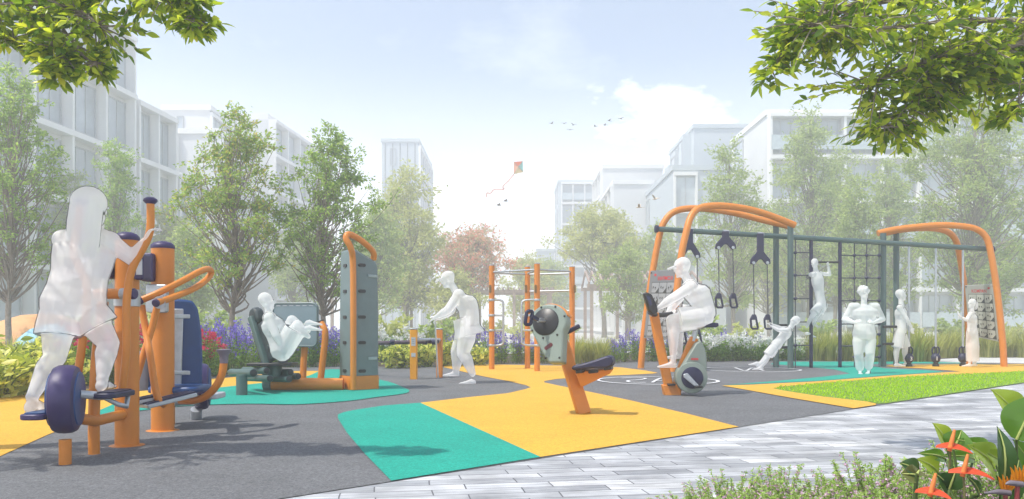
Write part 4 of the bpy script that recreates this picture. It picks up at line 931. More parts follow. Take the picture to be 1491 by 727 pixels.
def tree(name, label, base, crown, m, ncl=70, per=110, leaf=.13, trunk_r=.10, seed=1, spread=.5, lean=0, group=None, fork=.35, flat=False, cut=-.8):
    """base: point; crown: (centre, radii). Clusters of leaves hang on limbs that fork from the trunk."""
    rng = np.random.default_rng(seed); base = Vector(base); cc, rad = Vector(crown[0]), Vector(crown[1])
    t = thing(name, label, 'tree', base, group)
    top = cc+Vector((rng.normal()*.1*rad.x, 0, rad.z*.75)); H = top.z-base.z
    tr = [base, base+(top-base)*.18+Vector((lean*.3+rng.normal()*.05,rng.normal()*.05,0)), base+(top-base)*.38+Vector((rng.normal()*.1,rng.normal()*.1,0)), base+(top-base)*.62+Vector((rng.normal()*.16,rng.normal()*.16,0)), base+(top-base)*.82+Vector((rng.normal()*.12,rng.normal()*.12,0)), top]
    path = catmull(tr, 8); n = len(path)
    wood = MB().tube(path, [trunk_r*(1.25 if i == 0 else 1)*(1-.9*i/(n-1)) for i in range(n)], 9)
    pos, dr = [], []; limb_ends = []
    cl = []
    while len(cl) < ncl:
        v = rng.uniform(-1,1,3)
        r = np.linalg.norm(v)
        if r > 1 or r < .25 or v[2] < cut: continue
        # uneven outline: lobes and gaps
        lob = .84+.26*math.sin(3.1*math.atan2(v[1],v[0])+seed)*math.sin(4.3*v[2]+seed*1.7)+rng.normal()*.1
        taper = 1-.5*max(0, v[2]+.15) if not flat else 1
        cl.append(cc+Vector((v[0]*rad.x*taper*lob, v[1]*rad.y*taper*lob, v[2]*rad.z)))
    for c in cl:
        k = max(.24, min(.95, (c.z-base.z)/H*.78-rng.uniform(0,.14))); i = int(k*(n-1)); a = path[i]
        mid = a.lerp(c,.5)+Vector((rng.normal()*.08*rad.x, rng.normal()*.08*rad.y, -.06*rad.z+.1*(c-a).length*.3))
        r0 = trunk_r*(1-.9*i/(n-1))*.5
        limb = catmull([a,mid,c],4); wood.tube(limb, [r0*(1-.85*j/(len(limb)-1)) for j in range(len(limb))], 5, cap=False)
        sg = spread*rng.uniform(.55,1.2)
        nl = int(per*rng.uniform(.5,1.4))
        # short twigs inside the cluster, leaves along them
        nt_ = max(3, nl//14); td = rdir(nt_, .25, rng)*sg*rng.uniform(.6,1.5,(nt_,1)); td[:,2] *= .75
        which = rng.integers(0, nt_, nl); f = rng.uniform(.15,1,nl)[:,None]
        p = np.array(c)+td[which]*f+rng.normal(size=(nl,3))*leaf*.55
        pos.append(p); d = td[which]/np.linalg.norm(td[which],axis=1,keepdims=True)+rdir(nl,-.1,rng)*.9; dr.append(d)
        for q in range(min(3,nt_)): wood.bar(c, c+Vector(td[q])*.9, r0*.18+.006, r0*.18+.006)
    part('trunk', wood, BARK, t, fix=False)
    pos = np.concatenate(pos); dr = np.concatenate(dr); k = len(pos)
    leaf_cloud('crown', pos, dr, rdir(k,.9,rng), leaf*rng.uniform(.7,1.3,k), leaf*.55*rng.uniform(.7,1.3,k), m, t)
    return t
def tree_px(name, label, bx, d, x0, x1, ytop, ybot, m, **k):
    if d > 25: d *= 1.3; k['leaf'] *= 1.25; k['spread'] *= 1.35; k['trunk_r'] *= 1.25; k['ncl'] = int(k['ncl']*1.2)
    base = Vector(((bx-CX)/F*d, d, 0)); z1 = EYE+(HOR-ytop)/F*d; z0 = EYE+(HOR-ybot)/F*d; xc = ((x0+x1)/2-CX)/F*d; rx = (x1-x0)/2/F*d
    return tree(name, label, base, ((xc,d,(z0+z1)/2),(rx,rx*.9,(z1-z0)/2)), m, **k)
tree_px('park_tree', 'slender dark-leaved tree at the far left edge behind the yellow-green shrubs', 14, 22, -80, 112, 84, 445, LV_MID, ncl=160, per=74, leaf=.10, trunk_r=.09, seed=3, spread=.40)
tree_px('park_tree', 'thin tree with a narrow crown behind the leaning woman', 168, 28, 120, 215, 190, 430, LV_MID, ncl=60, per=105, leaf=.10, trunk_r=.08, seed=11, spread=.42)
tree_px('park_tree', 'leafy tree with forking trunk and ochre tinge above the purple flowers', 343, 20, 246, 442, 148, 445, LV_AUT, ncl=145, per=72, leaf=.092, trunk_r=.085, seed=5, spread=.36)
tree_px('park_tree', 'green tree with open crown directly behind the leg press tower', 478, 21, 392, 570, 172, 460, LV_MID, ncl=140, per=72, leaf=.092, trunk_r=.08, seed=8, spread=.36)
tree_px('park_tree', 'pale yellow-green tree standing below the grooved tower', 590, 48, 520, 668, 240, 470, LV_YEL, ncl=90, per=120, leaf=.22, trunk_r=.18, seed=21, spread=.95)
tree_px('flame_tree', 'orange-red blossoming tree behind the stooping old man', 690, 52, 622, 752, 332, 435, LV_RED, ncl=75, per=100, leaf=.22, trunk_r=.2, seed=9, spread=.8, flat=True)
tree_px('umbrella_tree', 'umbrella-shaped yellow-green tree in front of the balconied blocks', 880, 55, 806, 940, 306, 405, LV_YEL, ncl=75, per=110, leaf=.22, trunk_r=.2, seed=14, spread=.8, flat=True, cut=-.4)
tree_px('park_tree', 'pale airy tree seen through the suspension straps', 1068, 40, 1000, 1128, 200, 470, LV_PALE, ncl=80, per=100, leaf=.16, trunk_r=.13, seed=31, spread=.75)
tree_px('park_tree', 'tall pale tree rising behind the climbing net', 1178, 44, 1095, 1262, 150, 470, LV_PALE, ncl=110, per=105, leaf=.17, trunk_r=.15, seed=33, spread=.85)
tree_px('park_tree', 'broad spreading tree at the right edge behind the right arch', 1412, 36, 1300, 1530, 118, 455, LV_PALE, ncl=150, per=120, leaf=.15, trunk_r=.17, seed=37, spread=.75)
tree_px('park_tree', 'small pale tree between the climbing net and the right arch', 1300, 46, 1235, 1360, 235, 470, LV_PALE, ncl=80, per=100, leaf=.18, trunk_r=.13, seed=41, spread=.8)
tree_px('park_tree', 'faint rounded tree between the thin tree and the ochre-tinged tree', 236, 46, 190, 292, 300, 455, LV_YEL, ncl=60, per=100, leaf=.2, trunk_r=.14, seed=43, spread=.8)
tree_px('park_tree', 'faint low tree between the two green trees left of the tower', 432, 50, 385, 480, 310, 460, LV_PALE, ncl=55, per=100, leaf=.2, trunk_r=.14, seed=47, spread=.85)
tree_px('park_tree', 'small distant tree right of the flame tree behind the pull-up posts', 800, 75, 765, 838, 378, 462, LV_PALE, ncl=45, per=90, leaf=.3, trunk_r=.16, seed=51, spread=1.0)
tree_px('park_tree', 'distant pale tree behind the reddish slatted pergola', 975, 58, 905, 1010, 330, 462, LV_PALE, ncl=60, per=100, leaf=.24, trunk_r=.16, seed=53, spread=.9)
tree_px('park_tree', 'hazy background tree at the far right beyond the broad tree', 1500, 60, 1420, 1590, 190, 470, LV_PALE, ncl=90, per=110, leaf=.24, trunk_r=.2, seed=57, spread=1.0)

tree_px('park_tree', 'pale leafy tree in the gap between the far-left tree and the thin one', 110, 40, 60, 160, 250, 460, LV_PALE, ncl=70, per=100, leaf=.18, trunk_r=.13, seed=61, spread=.8)
tree_px('park_tree', 'pale rounded tree close behind the weight tower on its right', 545, 40, 500, 600, 300, 465, LV_PALE, ncl=70, per=100, leaf=.18, trunk_r=.13, seed=63, spread=.8)
tree_px('park_tree', 'yellowish tree low behind the long-yoked strap', 1120, 55, 1060, 1180, 300, 470, LV_YEL, ncl=70, per=100, leaf=.22, trunk_r=.15, seed=65, spread=.9)
tree_px('park_tree', 'pale tree filling the gap right of the climbing net', 1245, 38, 1195, 1300, 260, 470, LV_PALE, ncl=75, per=100, leaf=.17, trunk_r=.13, seed=67, spread=.75)
tree_px('park_tree', 'yellowish low tree seen between the old man and the pull-up posts', 660, 46, 620, 705, 395, 472, LV_YEL, ncl=45, per=90, leaf=.2, trunk_r=.14, seed=69, spread=.7)
tree_px('park_tree', 'pale tree left of the small one between the net and the right arch', 1215, 50, 1150, 1290, 215, 470, LV_PALE, ncl=80, per=100, leaf=.18, trunk_r=.14, seed=71, spread=.85)
tree_px('park_tree', 'pale tree low behind the right exercise board', 1440, 42, 1380, 1500, 290, 475, LV_PALE, ncl=80, per=100, leaf=.17, trunk_r=.13, seed=73, spread=.8)
tree_px('park_tree', 'hazy yellowish tree between the umbrella-shaped tree and the pull-up posts', 760, 62, 722, 815, 372, 474, LV_YEL, ncl=55, per=95, leaf=.24, trunk_r=.15, seed=75, spread=.9)
tree_px('park_tree', 'pale tree just left of the ochre-tinged tree at mid distance', 275, 34, 225, 325, 330, 468, LV_PALE, ncl=70, per=100, leaf=.16, trunk_r=.12, seed=77, spread=.7)
tree_px('park_tree', 'hazy tree in front of the slatted pergola, left of the arch foot', 915, 42, 865, 962, 350, 472, LV_PALE, ncl=45, per=85, leaf=.17, trunk_r=.11, seed=81, spread=.7)
# overhanging boughs of two near trees whose trunks stand outside the picture
LV_NEAR = leaf_mat('sunlit_near_leaves', [(.06,.13,.012),(.15,.25,.02),(.30,.40,.03),(.46,.52,.06)], .55, tcol=(2.0,1.8,1.0), rough=.32, gloss=.45)  # sun highlights and shaded darks put into the per-leaf colours
def bough_tree(label, base, trunk, boughs, seed, leaf=.078, hide=None):
    rng = np.random.default_rng(seed); t = thing('overhanging_tree', label, 'tree', base)
    wood = MB(); n = len(trunk); tp = catmull(trunk, 6); wood.tube(tp, [.17*(1-.6*i/(len(tp)-1)) for i in range(len(tp))], 12)
    pos, dr = [], []
    for P, r0, dens, sp in boughs:
        pts = catmull(P, 7); m = len(pts)
        wood.tube(pts, [r0*(1-.85*i/(m-1)) for i in range(m)], 7)
        for i in range(m):
            if i < m*.12: continue
            for q in range(dens):
                o = pts[i]; d = Vector(rng.normal(size=3)); d.z = d.z*.6-.25; d.y *= .8; d.normalize(); L = sp*rng.uniform(.35,1.15)
                e = o+d*L; wood.tube([o, o.lerp(e,.55)+Vector((0,0,.02)), e], [.006,.004,.0025], 4, cap=False)
                k = int(rng.integers(7,12))
                for j in range(k):
                    f = .3+.7*(j+.5)/k; side = d.cross(Vector((0,0,1))).normalized()*(1 if j % 2 else -1)
                    pos.append(np.array(o.lerp(e,f))); dd = d*.7+side*.75+Vector(rng.normal(size=3))*.35; dr.append(np.array(dd))
                pos.append(np.array(e)); dr.append(np.array(d))
    part('trunk', wood, BARK, t, fix=False)
    k = len(pos); leaf_cloud('crown', np.array(pos), np.array(dr), rdir(k,1.1,rng), leaf*rng.uniform(.7,1.25,k), leaf*.42*rng.uniform(.8,1.2,k), LV_NEAR, t, near=True, droop=.22)
    return t
q = lambda px,py,d: W(px,py,d)
bough_tree('near tree whose bright leafy boughs hang into the top right corner', (5.6,5.6,0), [Vector((5.6,5.6,0)), Vector((5.55,5.6,1.5)), Vector((5.4,5.6,2.9)), Vector((5.2,5.6,4.2)), Vector((5.0,5.6,5.4))],
  [([q(1580,40,5.6), q(1500,60,5.5), q(1420,80,5.4), q(1330,95,5.3), q(1250,130,5.3)], .03, 6, .40),
   ([q(1600,-90,5.6), q(1480,-40,5.5), q(1350,-10,5.4), q(1240,10,5.3), q(1200,20,5.2), q(1165,55,5.2)], .035, 5, .36),
   ([q(1500,30,5.3), q(1400,30,5.2), q(1300,40,5.1), q(1215,40,5.0), q(1185,35,5.0)], .02, 3, .36),
   ([q(1400,60,5.5), q(1350,120,5.4), q(1318,160,5.4), q(1285,185,5.3)], .015, 4, .26),
   ([q(1480,50,5.6), q(1440,100,5.6), q(1400,120,5.5), q(1370,130,5.5)], .015, 5, .36),
   ([q(1600,100,5.2), q(1530,110,5.2), q(1490,140,5.2), q(1470,175,5.2)], .015, 2, .16),
   ([q(1590,0,6.2), q(1480,30,6.2), q(1400,70,6.3), q(1330,60,6.3)], .02, 5, .45),
   ([q(1185,20,5.2), q(1150,55,5.2), q(1125,105,5.2)], .01, 3, .14)], 5)
bough_tree('near tree whose bright leafy boughs hang into the top left corner', (-4.9,5.0,0), [Vector((-4.9,5.0,0)), Vector((-4.85,5.0,1.5)), Vector((-4.7,5.0,2.9)), Vector((-4.5,5.0,4.0)), Vector((-4.3,5.0,5.0))],
  [([q(-120,20,5.0), q(-40,15,4.9), q(40,5,4.9), q(110,15,4.8), q(150,40,4.8)], .025, 4, .28),
   ([q(-100,-80,5.0), q(20,-50,4.9), q(120,-25,4.8), q(200,-20,4.8), q(250,-8,4.7)], .025, 4, .22),
   ([q(250,-40,4.7), q(275,-5,4.7), q(285,25,4.7), q(288,42,4.7)], .01, 2, .13),
   ([q(40,5,4.9), q(75,60,4.8), q(85,85,4.8), q(78,108,4.8)], .012, 3, .15),
   ([q(90,40,4.8), q(125,85,4.8), q(140,92,4.8)], .01, 2, .13),
   ([Vector((-4.6,4.9,3.4)), Vector((-4.35,4.8,3.35)), Vector((-4.0,4.6,3.3)), Vector((-3.6,4.3,3.25))], .02, 3, .42), ([Vector((-4.5,4.7,3.6)), Vector((-4.7,4.4,3.5)), Vector((-4.4,4.0,3.3))], .02, 3, .4),  # two boughs added out of view to throw leaf shade on the ground
   ([q(-60,40,4.9), q(-10,45,4.9), q(20,60,4.9)], .012, 3, .2)], 6, leaf=.076)
# boughs of a third, farther tree fading behind the right one
# ------------------------------------------------------------------ planting in the beds behind the rubber
SHRUB = leaf_mat('variegated_shrub_leaves', [(.16,.22,.04),(.32,.38,.06),(.58,.60,.14),(.68,.66,.24)], .35, tcol=(1.8,1.8,1.0))
GRASS = leaf_mat('ornamental_grass_blades', [(.18,.20,.05),(.28,.30,.08),(.40,.40,.15),(.22,.27,.07)], .35, tcol=(2,2,1))
HERB = leaf_mat('herb_leaves', [(.08,.17,.035),(.13,.24,.05),(.20,.32,.08)], .35)
VIOLET = leaf_mat('violet_florets', [(.13,.09,.46),(.20,.14,.58),(.30,.24,.68)], .3, tcol=(1.3,1.3,1.3))
CRIMSON = leaf_mat('crimson_petals', [(.45,.01,.06),(.60,.03,.11),(.66,.08,.16)], .3, tcol=(1.3,1.3,1.3))
WHITEF = leaf_mat('white_petals', [(.72,.74,.70),(.80,.80,.78),(.66,.70,.62)], .3, tcol=(1.1,1.1,1.1))
STEM = mat('green_stem', (.08,.13,.03), .6, var=.2)
def shrub(label, base, r, h, seed, n=330, leaf=.12, m=None, group='variegated shrubs in the bed', name='shrub', cat='shrub'):
    rng = np.random.default_rng(seed); base = Vector(base); t = thing(name, label, cat, base, group)
    mb = MB(); pos, dr = [], []; k = 0
    for i in range(16):
        a = rng.uniform(0,2*math.pi); q = rng.uniform(.2,1)**.5; e = base+Vector((math.cos(a)*r*q, math.sin(a)*r*q*.8, h*rng.uniform(.55,1)*(1-.35*q*q)))
        mid = base.lerp(e,.5)+Vector((0,0,h*.12)); P = catmull([base+Vector((math.cos(a)*.04,math.sin(a)*.04,0)),mid,e],4); mb.tube(P, .008, 5, cap=False)
        for j in range(n//16):
            f = rng.uniform(.12,1); p = P[int(f*(len(P)-1))]+Vector(rng.normal(size=3))*.05; pos.append(np.array(p)); d = rng.normal(size=3); d[2] = abs(d[2])*.5+.15; dr.append(d)
    part('stems', mb, STEM, t, fix=False); k = len(pos)
    leaf_cloud('foliage', np.array(pos), np.array(dr), rdir(k,1.0,rng), leaf*rng.uniform(.6,1.25,k), leaf*.55*rng.uniform(.7,1.2,k), m or SHRUB, t, near=True)
    return t
def grass_clump(label, base, h, seed, n=190, r=.16, group='ornamental grass clumps in the bed'):
    rng = np.random.default_rng(seed); base = Vector(base); V = []; Fc = []
    for i in range(n):
        a = rng.uniform(0,2*math.pi); o = base+Vector((math.cos(a),math.sin(a),0))*r*rng.uniform(0,1); out = Vector((math.cos(a),math.sin(a),0)); L = h*rng.uniform(.6,1.15); bend = rng.uniform(.25,.95); w = rng.uniform(.008,.014); sd = Vector((-out.y,out.x,0)); k = len(V)
        for s in range(5):
            f = s/4; p = o+Vector((0,0,L*f*(1-.38*bend*f)))+out*(L*bend*.62*f*f); ww = w*(1-f)**.6
            V += [p-sd*ww, p+sd*ww]
        Fc += [(k+2*s, k+2*s+1, k+2*s+3, k+2*s+2) for s in range(4)]
    mb = MB(); mb.add(V, Fc); o = part('grass_clump', mb, GRASS, base=base, fix=False); return tag(o, label, 'ornamental grass', group)
def flower_clump(label, base, r, h, seed, kind, group):
    rng = np.random.default_rng(seed); base = Vector(base); t = thing('flowering_plant', label, 'flowers', base, group)
    mb = MB(); lp, ld, fp, fd = [], [], [], []
    ns = 12 if kind == 'spike' else 18
    for i in range(ns):
        a = rng.uniform(0,2*math.pi); q = rng.uniform(.05,1)**.5*r; e = base+Vector((math.cos(a)*q, math.sin(a)*q*.8, h*rng.uniform(.6,1.15))); s = base+Vector((math.cos(a)*q*.45, math.sin(a)*q*.4, 0))
        mb.tube([s, s.lerp(e,.6), e], [.007,.005,.003], 5, cap=False)
        for j in range(34):
            f = rng.uniform(.05,.72 if kind == 'spike' else .92); lp.append(np.array(s.lerp(e,f))+rng.normal(size=3)*.03); d = rng.normal(size=3); d[2] = abs(d[2])*.6; ld.append(d)
        if kind == 'spike':
            for j in range(30):
                f = rng.uniform(.56,1.0); tap = .055*(1.12-f)/.5+.008; fp.append(np.array(s.lerp(e,f))+rng.normal(size=3)*tap*.8); d = rng.normal(size=3); d[2] += .2; fd.append(d)
        else:
            for b in range(2):
                c = np.array(e)+rng.normal(size=3)*[.07,.07,.05]
                for j in range(11): fp.append(c+rng.normal(size=3)*.016); d = rng.normal(size=3); d[2] += .5; fd.append(d)
    part('stems', mb, STEM, t, fix=False); k = len(lp); leaf_cloud('foliage', np.array(lp), np.array(ld), rdir(k,.8,rng), rng.uniform(.06,.12,k), rng.uniform(.016,.032,k), HERB, t)
    k = len(fp); sz = .042 if kind == 'spike' else .055
    fl = leaf_cloud('flowers', np.array(fp), np.array(fd), rdir(k,.6,rng), sz*rng.uniform(.7,1.2,k), sz*.85*rng.uniform(.7,1.2,k), {'spike':VIOLET,'rose':CRIMSON,'white':WHITEF}[kind], t); fl['kind'] = 'stuff'; return t
rs = random.Random(12)
PROTO = {}
def plant(key, make, label, px, py, s=1.0, group=None):
    b = G(px, py); b.z = .006
    if key not in PROTO: o = make(b); PROTO[key] = o
    else: o = copy_tree(PROTO[key]); o.location = b; 
    o.rotation_euler = (0,0,rs.uniform(0,6.28)); o.scale = (s,s,s*rs.uniform(.92,1.08)); o['label'] = label
    if group: o['group'] = group
    return o
S1 = lambda b: shrub('', b, .48, .62, 3)
S2 = lambda b: shrub('', b, .50, .58, 4)
GR1 = lambda b: grass_clump('', b, .62, 5); GR2 = lambda b: grass_clump('', b, .7, 6)
V1 = lambda b: flower_clump('', b, .34, .8, 7, 'spike', ''); V2 = lambda b: flower_clump('', b, .36, .74, 8, 'spike', '')
R1 = lambda b: flower_clump('', b, .38, .70, 9, 'rose', ''); R2 = lambda b: flower_clump('', b, .36, .64, 10, 'rose', '')
W1 = lambda b: flower_clump('', b, .42, .52, 11, 'white', ''); W2 = lambda b: flower_clump('', b, .40, .48, 13, 'white', '')
def row(keys, makes, spots, label, group):
    for i, (px, py, s) in enumerate(spots): plant(keys[i % len(keys)], makes[i % len(keys)], label, px, py, s, group)
row(('s1','s2'), (S1,S2), [(-45,585,1.2),(2,580,1.12),(38,576,1.05),(74,573,1.0),(108,569,.85),(-20,568,1.25),(22,563,1.25),(60,560,1.2),(95,560,1.0)], 'variegated yellow-green shrub in the left bed behind the purple wheel cover', 'variegated shrubs at the left edge')
row(('r1','r2'), (R1,R2), [(128,562,1.15),(150,558,1.2),(172,558,1.15),(205,556,1.1),(268,552,1.05),(288,550,1.0),(305,548,.95)], 'crimson-flowered bush behind the two orange trainer posts', 'crimson-flowered bushes')
row(('g1','g2'), (GR1,GR2), [(-20,543,1.25),(10,541,1.2),(40,541,1.15),(66,540,1.2),(92,541,1.1),(118,541,1.15),(150,540,1.1),(185,541,1.2),(225,540,1.1)], 'ornamental grass clump behind the left shrubs and crimson flowers', 'grass clumps in the left bed')
row(('v1','v2'), (V1,V2), [(318,545,1.05),(338,543.5,1.12),(330,537,1.2),(352,537,1.2),(300,540,1.15),(366,536,1.2),(372,541,.95),(430,535.5,1.1),(450,535,1.1),(468,535,1.05),(490,534,1.0),(485,529,1.1),(410,534,1.1)], 'violet-spiked flowering plant around the leg press', 'violet flowers around the leg press')
row(('w1','w2'), (W1,W2), [(392,529,1.3),(418,528,1.35),(440,527,1.3),(470,527,1.3),(560,527,1.3),(580,526,1.2),(604,526,1.2)], 'white-flowered plant behind the leg press and the tower', 'white flowers left of the stretch bars')
row(('s1','s2'), (S1,S2), [(566,537,.95),(584,536,1.0),(604,535,1.0),(624,534.5,1.0),(648,534,1.0),(694,532.5,.95),(668,533,.9)], 'variegated yellow-green shrub behind the low yellow posts', 'variegated shrubs behind the stretch bars')
row(('g1','g2'), (GR1,GR2), [(590,523,1.25),(620,523,1.2),(650,524,1.25),(560,523,1.3)], 'ornamental grass clump behind the shrubs by the low yellow posts', 'grass clumps behind the stretch bars')
row(('v2','v1'), (V2,V1), [(650,529,.9),(716,530.5,.88),(732,530,.9),(748,530,.85),(762,529.5,.9),(778,529.5,.8),(795,530,.78),(700,528,.95),(824,530,.75)], 'violet-spiked flowering plant behind the tall orange pull-up posts', 'violet flowers behind the pull-up posts')
row(('g2','g1'), (GR2,GR1), [(838,530,1.05),(858,529,1.1),(874,530,1.0),(848,524,1.15),(888,526,1.0)], 'ornamental grass clump between the pull-up posts and the left arch', 'grass clumps by the hand cycle')
row(('v1','v2'), (V1,V2), [(896,528.5,.72),(912,527.5,.9),(926,527,1.0),(944,527,.95),(958,527,.95),(974,527,.9),(990,526.5,.85)], 'violet-spiked flowering plant at the foot of the left arch', 'violet flowers at the left arch')
row(('w1','w2'), (W1,W2), [(1010,527,1.1),(1028,526.5,1.15),(1046,526.5,1.05),(1066,526,1.1),(1084,526,1.15),(1102,526,1.05),(1120,525.5,1.1),(1138,525.5,1.0),(1158,525.5,1.0),(1172,524.5,.9)], 'white-flowered plant in the bed behind the hanging straps', 'white flowers behind the straps')
row(('v2',), (V2,), [(1052,524,.95),(1036,523.5,.9),(1090,523,.9)], 'violet-spiked flowering plant among the white flowers behind the straps', 'violet flowers among the white ones')
row(('g1','g2'), (GR1,GR2), [(1188+i*21+rs.uniform(-4,4), 526.5+rs.uniform(-1,1), 1.3+rs.uniform(-.15,.2)) for i in range(9)], 'ornamental grass clump behind the climbing net', 'grass clumps behind the net')
row(('g2','g1'), (GR2,GR1), [(1378+i*19+rs.uniform(-4,4), 520.5+rs.uniform(-.8,.8), 1.35+rs.uniform(-.15,.2)) for i in range(7)], 'ornamental grass clump behind the right arch and board', 'grass clumps behind the right arch')
row(('g1','g2'), (GR1,GR2), [(1200+i*44+rs.uniform(-8,8), 515+rs.uniform(-1,1), 1.5+rs.uniform(-.15,.2)) for i in range(7)], 'ornamental grass clump in the back row on the right', 'back row of grass clumps')
# hazy bushes in the park behind
PB1 = lambda b: shrub('', b, 1.3, 1.6, 15, n=700, leaf=.26, m=LV_PALE, name='park_bush', cat='bush'); PB2 = lambda b: shrub('', b, 1.2, 1.3, 16, n=700, leaf=.24, m=LV_YEL, name='park_bush', cat='bush')
for i, (px, d, s) in enumerate(((1020,30,.9),(1085,36,.9),(1195,38,.9),(1320,40,.9),(1385,42,1.0),(1470,38,.9),(820,46,1.0),(760,52,1.0),(640,30,.9),(575,31,1.1),(300,30,1.2),(240,32,1.3),(420,33,1.1),(720,60,1.2),(130,30,1.0))):
    b = Vector(((px-CX)/F*d, d, .006)); key = ('pb1','pb2')[i%2]
    if key not in PROTO: o = PROTO[key] = (PB1,PB2)[i%2](b)
    else: o = copy_tree(PROTO[key]); o.location = b
    o.rotation_euler = (0,0,i*1.3); o.scale = (s,s,s); o['label'] = 'loose pale bush in the hazy park beyond the beds'; o['group'] = 'bushes in the park beyond'
# ------------------------------------------------------------------ foreground planting, lower right
HEATH = leaf_mat('fine_heather_leaves', [(.22,.36,.07),(.33,.48,.12),(.44,.58,.20),(.55,.66,.32)], .45, tcol=(1.6,1.6,1.0))
PINK = leaf_mat('pink_florets', [(.70,.36,.58),(.80,.55,.72),(.74,.44,.66)], .3, tcol=(1.2,1.2,1.2))
def heather(base, seed, r=.20, h=.30):
    rng = np.random.default_rng(seed); base = Vector(base); t = thing('heather_bush', '', 'flowering shrub', base); mb = MB(); pos, dr, fp, fd = [], [], [], []
    for i in range(34):
        a = rng.uniform(0,2*math.pi); q = rng.uniform(0,1)**.5; s = base+Vector((math.cos(a),math.sin(a),0))*r*q*.5; e = base+Vector((math.cos(a)*r*q*1.1, math.sin(a)*r*q*1.1, h*rng.uniform(.45,1.12)*(1-.4*q*q))); mid = s.lerp(e,.5)+Vector((0,0,h*.08)); P = catmull([s,mid,e],5); mb.tube(P, [.0025*(1-.07*j) for j in range(len(P))], 4, cap=False)
        for j in range(58):
            f = rng.uniform(.15,1); k = f*(len(P)-1); p = P[int(k)].lerp(P[min(int(k)+1,len(P)-1)],k-int(k)); ax = (e-s).normalized(); d = Vector(rng.normal(size=3)); d = d-ax*d.dot(ax)*.6+ax*.5; pos.append(np.array(p)); dr.append(np.array(d))
        for j in range(5):
            f = rng.uniform(.45,1); k = f*(len(P)-1); p = np.array(P[int(k)])+rng.normal(size=3)*.008
            for w in range(4): fp.append(p); fd.append(rng.normal(size=3))
    part('stems', mb, STEM, t, fix=False); k = len(pos); leaf_cloud('foliage', np.array(pos), np.array(dr), rdir(k,.5,rng), rng.uniform(.012,.024,k), rng.uniform(.005,.009,k), HEATH, t)
    k = len(fp); fl = leaf_cloud('flowers', np.array(fp), np.array(fd), rdir(k,.5,rng), rng.uniform(.008,.014,k), rng.uniform(.007,.012,k), PINK, t); fl['kind'] = 'stuff'; return t
hp_ = [heather(Vector((1,3.4,.006)), 61), heather(Vector((1,3.4,.006)), 62, .22, .26)]
hs = [(1000,716,3.55,.9),(1035,700,3.6,.9),(1065,684,3.55,1.0),(1100,690,3.5,1.0),(1135,672,3.6,1.02),(1165,690,3.4,1.0),(1200,690,3.5,1.0),(1235,676,3.6,1.05),(1268,658,3.6,1.1),(1300,674,3.45,1.05),(1330,690,3.3,1.0),(1345,655,3.65,1.0),(1385,690,3.4,1.0),(1425,680,3.5,1.1),(1465,660,3.6,1.1),(1500,670,3.4,1.1),(1080,712,3.2,.8),(1150,712,3.2,.85),(1230,712,3.2,.85),(1300,714,3.15,.85),(1405,640,3.8,1.0),(1030,722,3.3,.7)]
for i, (px, py, d, s) in enumerate(hs):
    o = hp_[i] if i < 2 else copy_tree(hp_[i%2]); top = W(px,py,d); o.location = (top.x, top.y, .006); k = (top.z-.006)/(.30 if i%2 == 0 else .26); o.scale = (max(.8,k)*1.05, max(.8,k)*1.05, k); o.rotation_euler = (0,0,i*2.1)
    o['label'] = 'low feathery bush with tiny pink flowers in the front bed'; o['group'] = 'pink-flowered heather bushes in front'
def leaf_blade(mb, base, tip, width, nrm, droop=.1, n=10, fold=.12, prof=None):
    base, tip = Vector(base), Vector(tip); ax = tip-base; L = ax.length; sd = ax.cross(Vector(nrm)).normalized(); up = sd.cross(ax).normalized(); vs = []
    for i in range(n+1):
        f = i/n; w = (prof(f) if prof else math.sin(math.pi*min(1,f*.97+.03)**.8)**.9)*width/2; c = base+ax*f+up*(L*droop*math.sin(math.pi*f))
        for k in (-1,-.5,0,.5,1): vs.append(c+sd*(w*k)+up*(abs(k)*w*fold*2-(.0 if k else .004)+.03*w*math.sin(9*f+k)))
    m = len(mb.v); mb.add(vs, [(i*5+k, i*5+k+1, i*5+k+6, i*5+k+5) for i in range(n) for k in range(4)]); return mb
def veined(name, col, col2, trans=.35, tc=(2.2,2.2,.9), scale=38):
    m = leaf_mat(name, [col, col2], trans, tcol=tc, rough=.3, gloss=.5); t = m.node_tree; b = t.nodes['Principled BSDF']
    tcn = N(t,'ShaderNodeTexCoord'); wv = N(t,'ShaderNodeTexNoise'); wv.inputs['Scale'].default_value = scale; wv.inputs['Detail'].default_value = 6; t.links.new(tcn.outputs['Object'], wv.inputs[0])
    bp = N(t,'ShaderNodeBump'); bp.inputs['Strength'].default_value = .35; bp.inputs['Distance'].default_value = .004; t.links.new(wv.outputs[0], bp.inputs['Height']); t.links.new(bp.outputs[0], b.inputs['Normal']); return m
BIGL = veined('broad_lime_leaf', (.22,.33,.025), (.34,.42,.05)); MIDL = veined('broad_green_leaf', (.07,.17,.02), (.12,.24,.03)); DKL = veined('dark_green_leaf', (.025,.075,.018), (.04,.10,.02), .22)
OLIVE = veined('olive_leaf', (.10,.12,.03), (.14,.15,.05), .25); SPATHE = veined('red_orange_spathe', (.70,.075,.025), (.75,.10,.03), .3, (1.3,1.2,1.0)); SPADIX = mat('orange_spadix', (.72,.22,.05), .5, var=.15, vscale=60)
VEIN = mat('pale_leaf_rib', (.42,.48,.14), .5)
cols = {'lime':BIGL,'mid':MIDL,'dark':DKL,'olive':OLIVE}
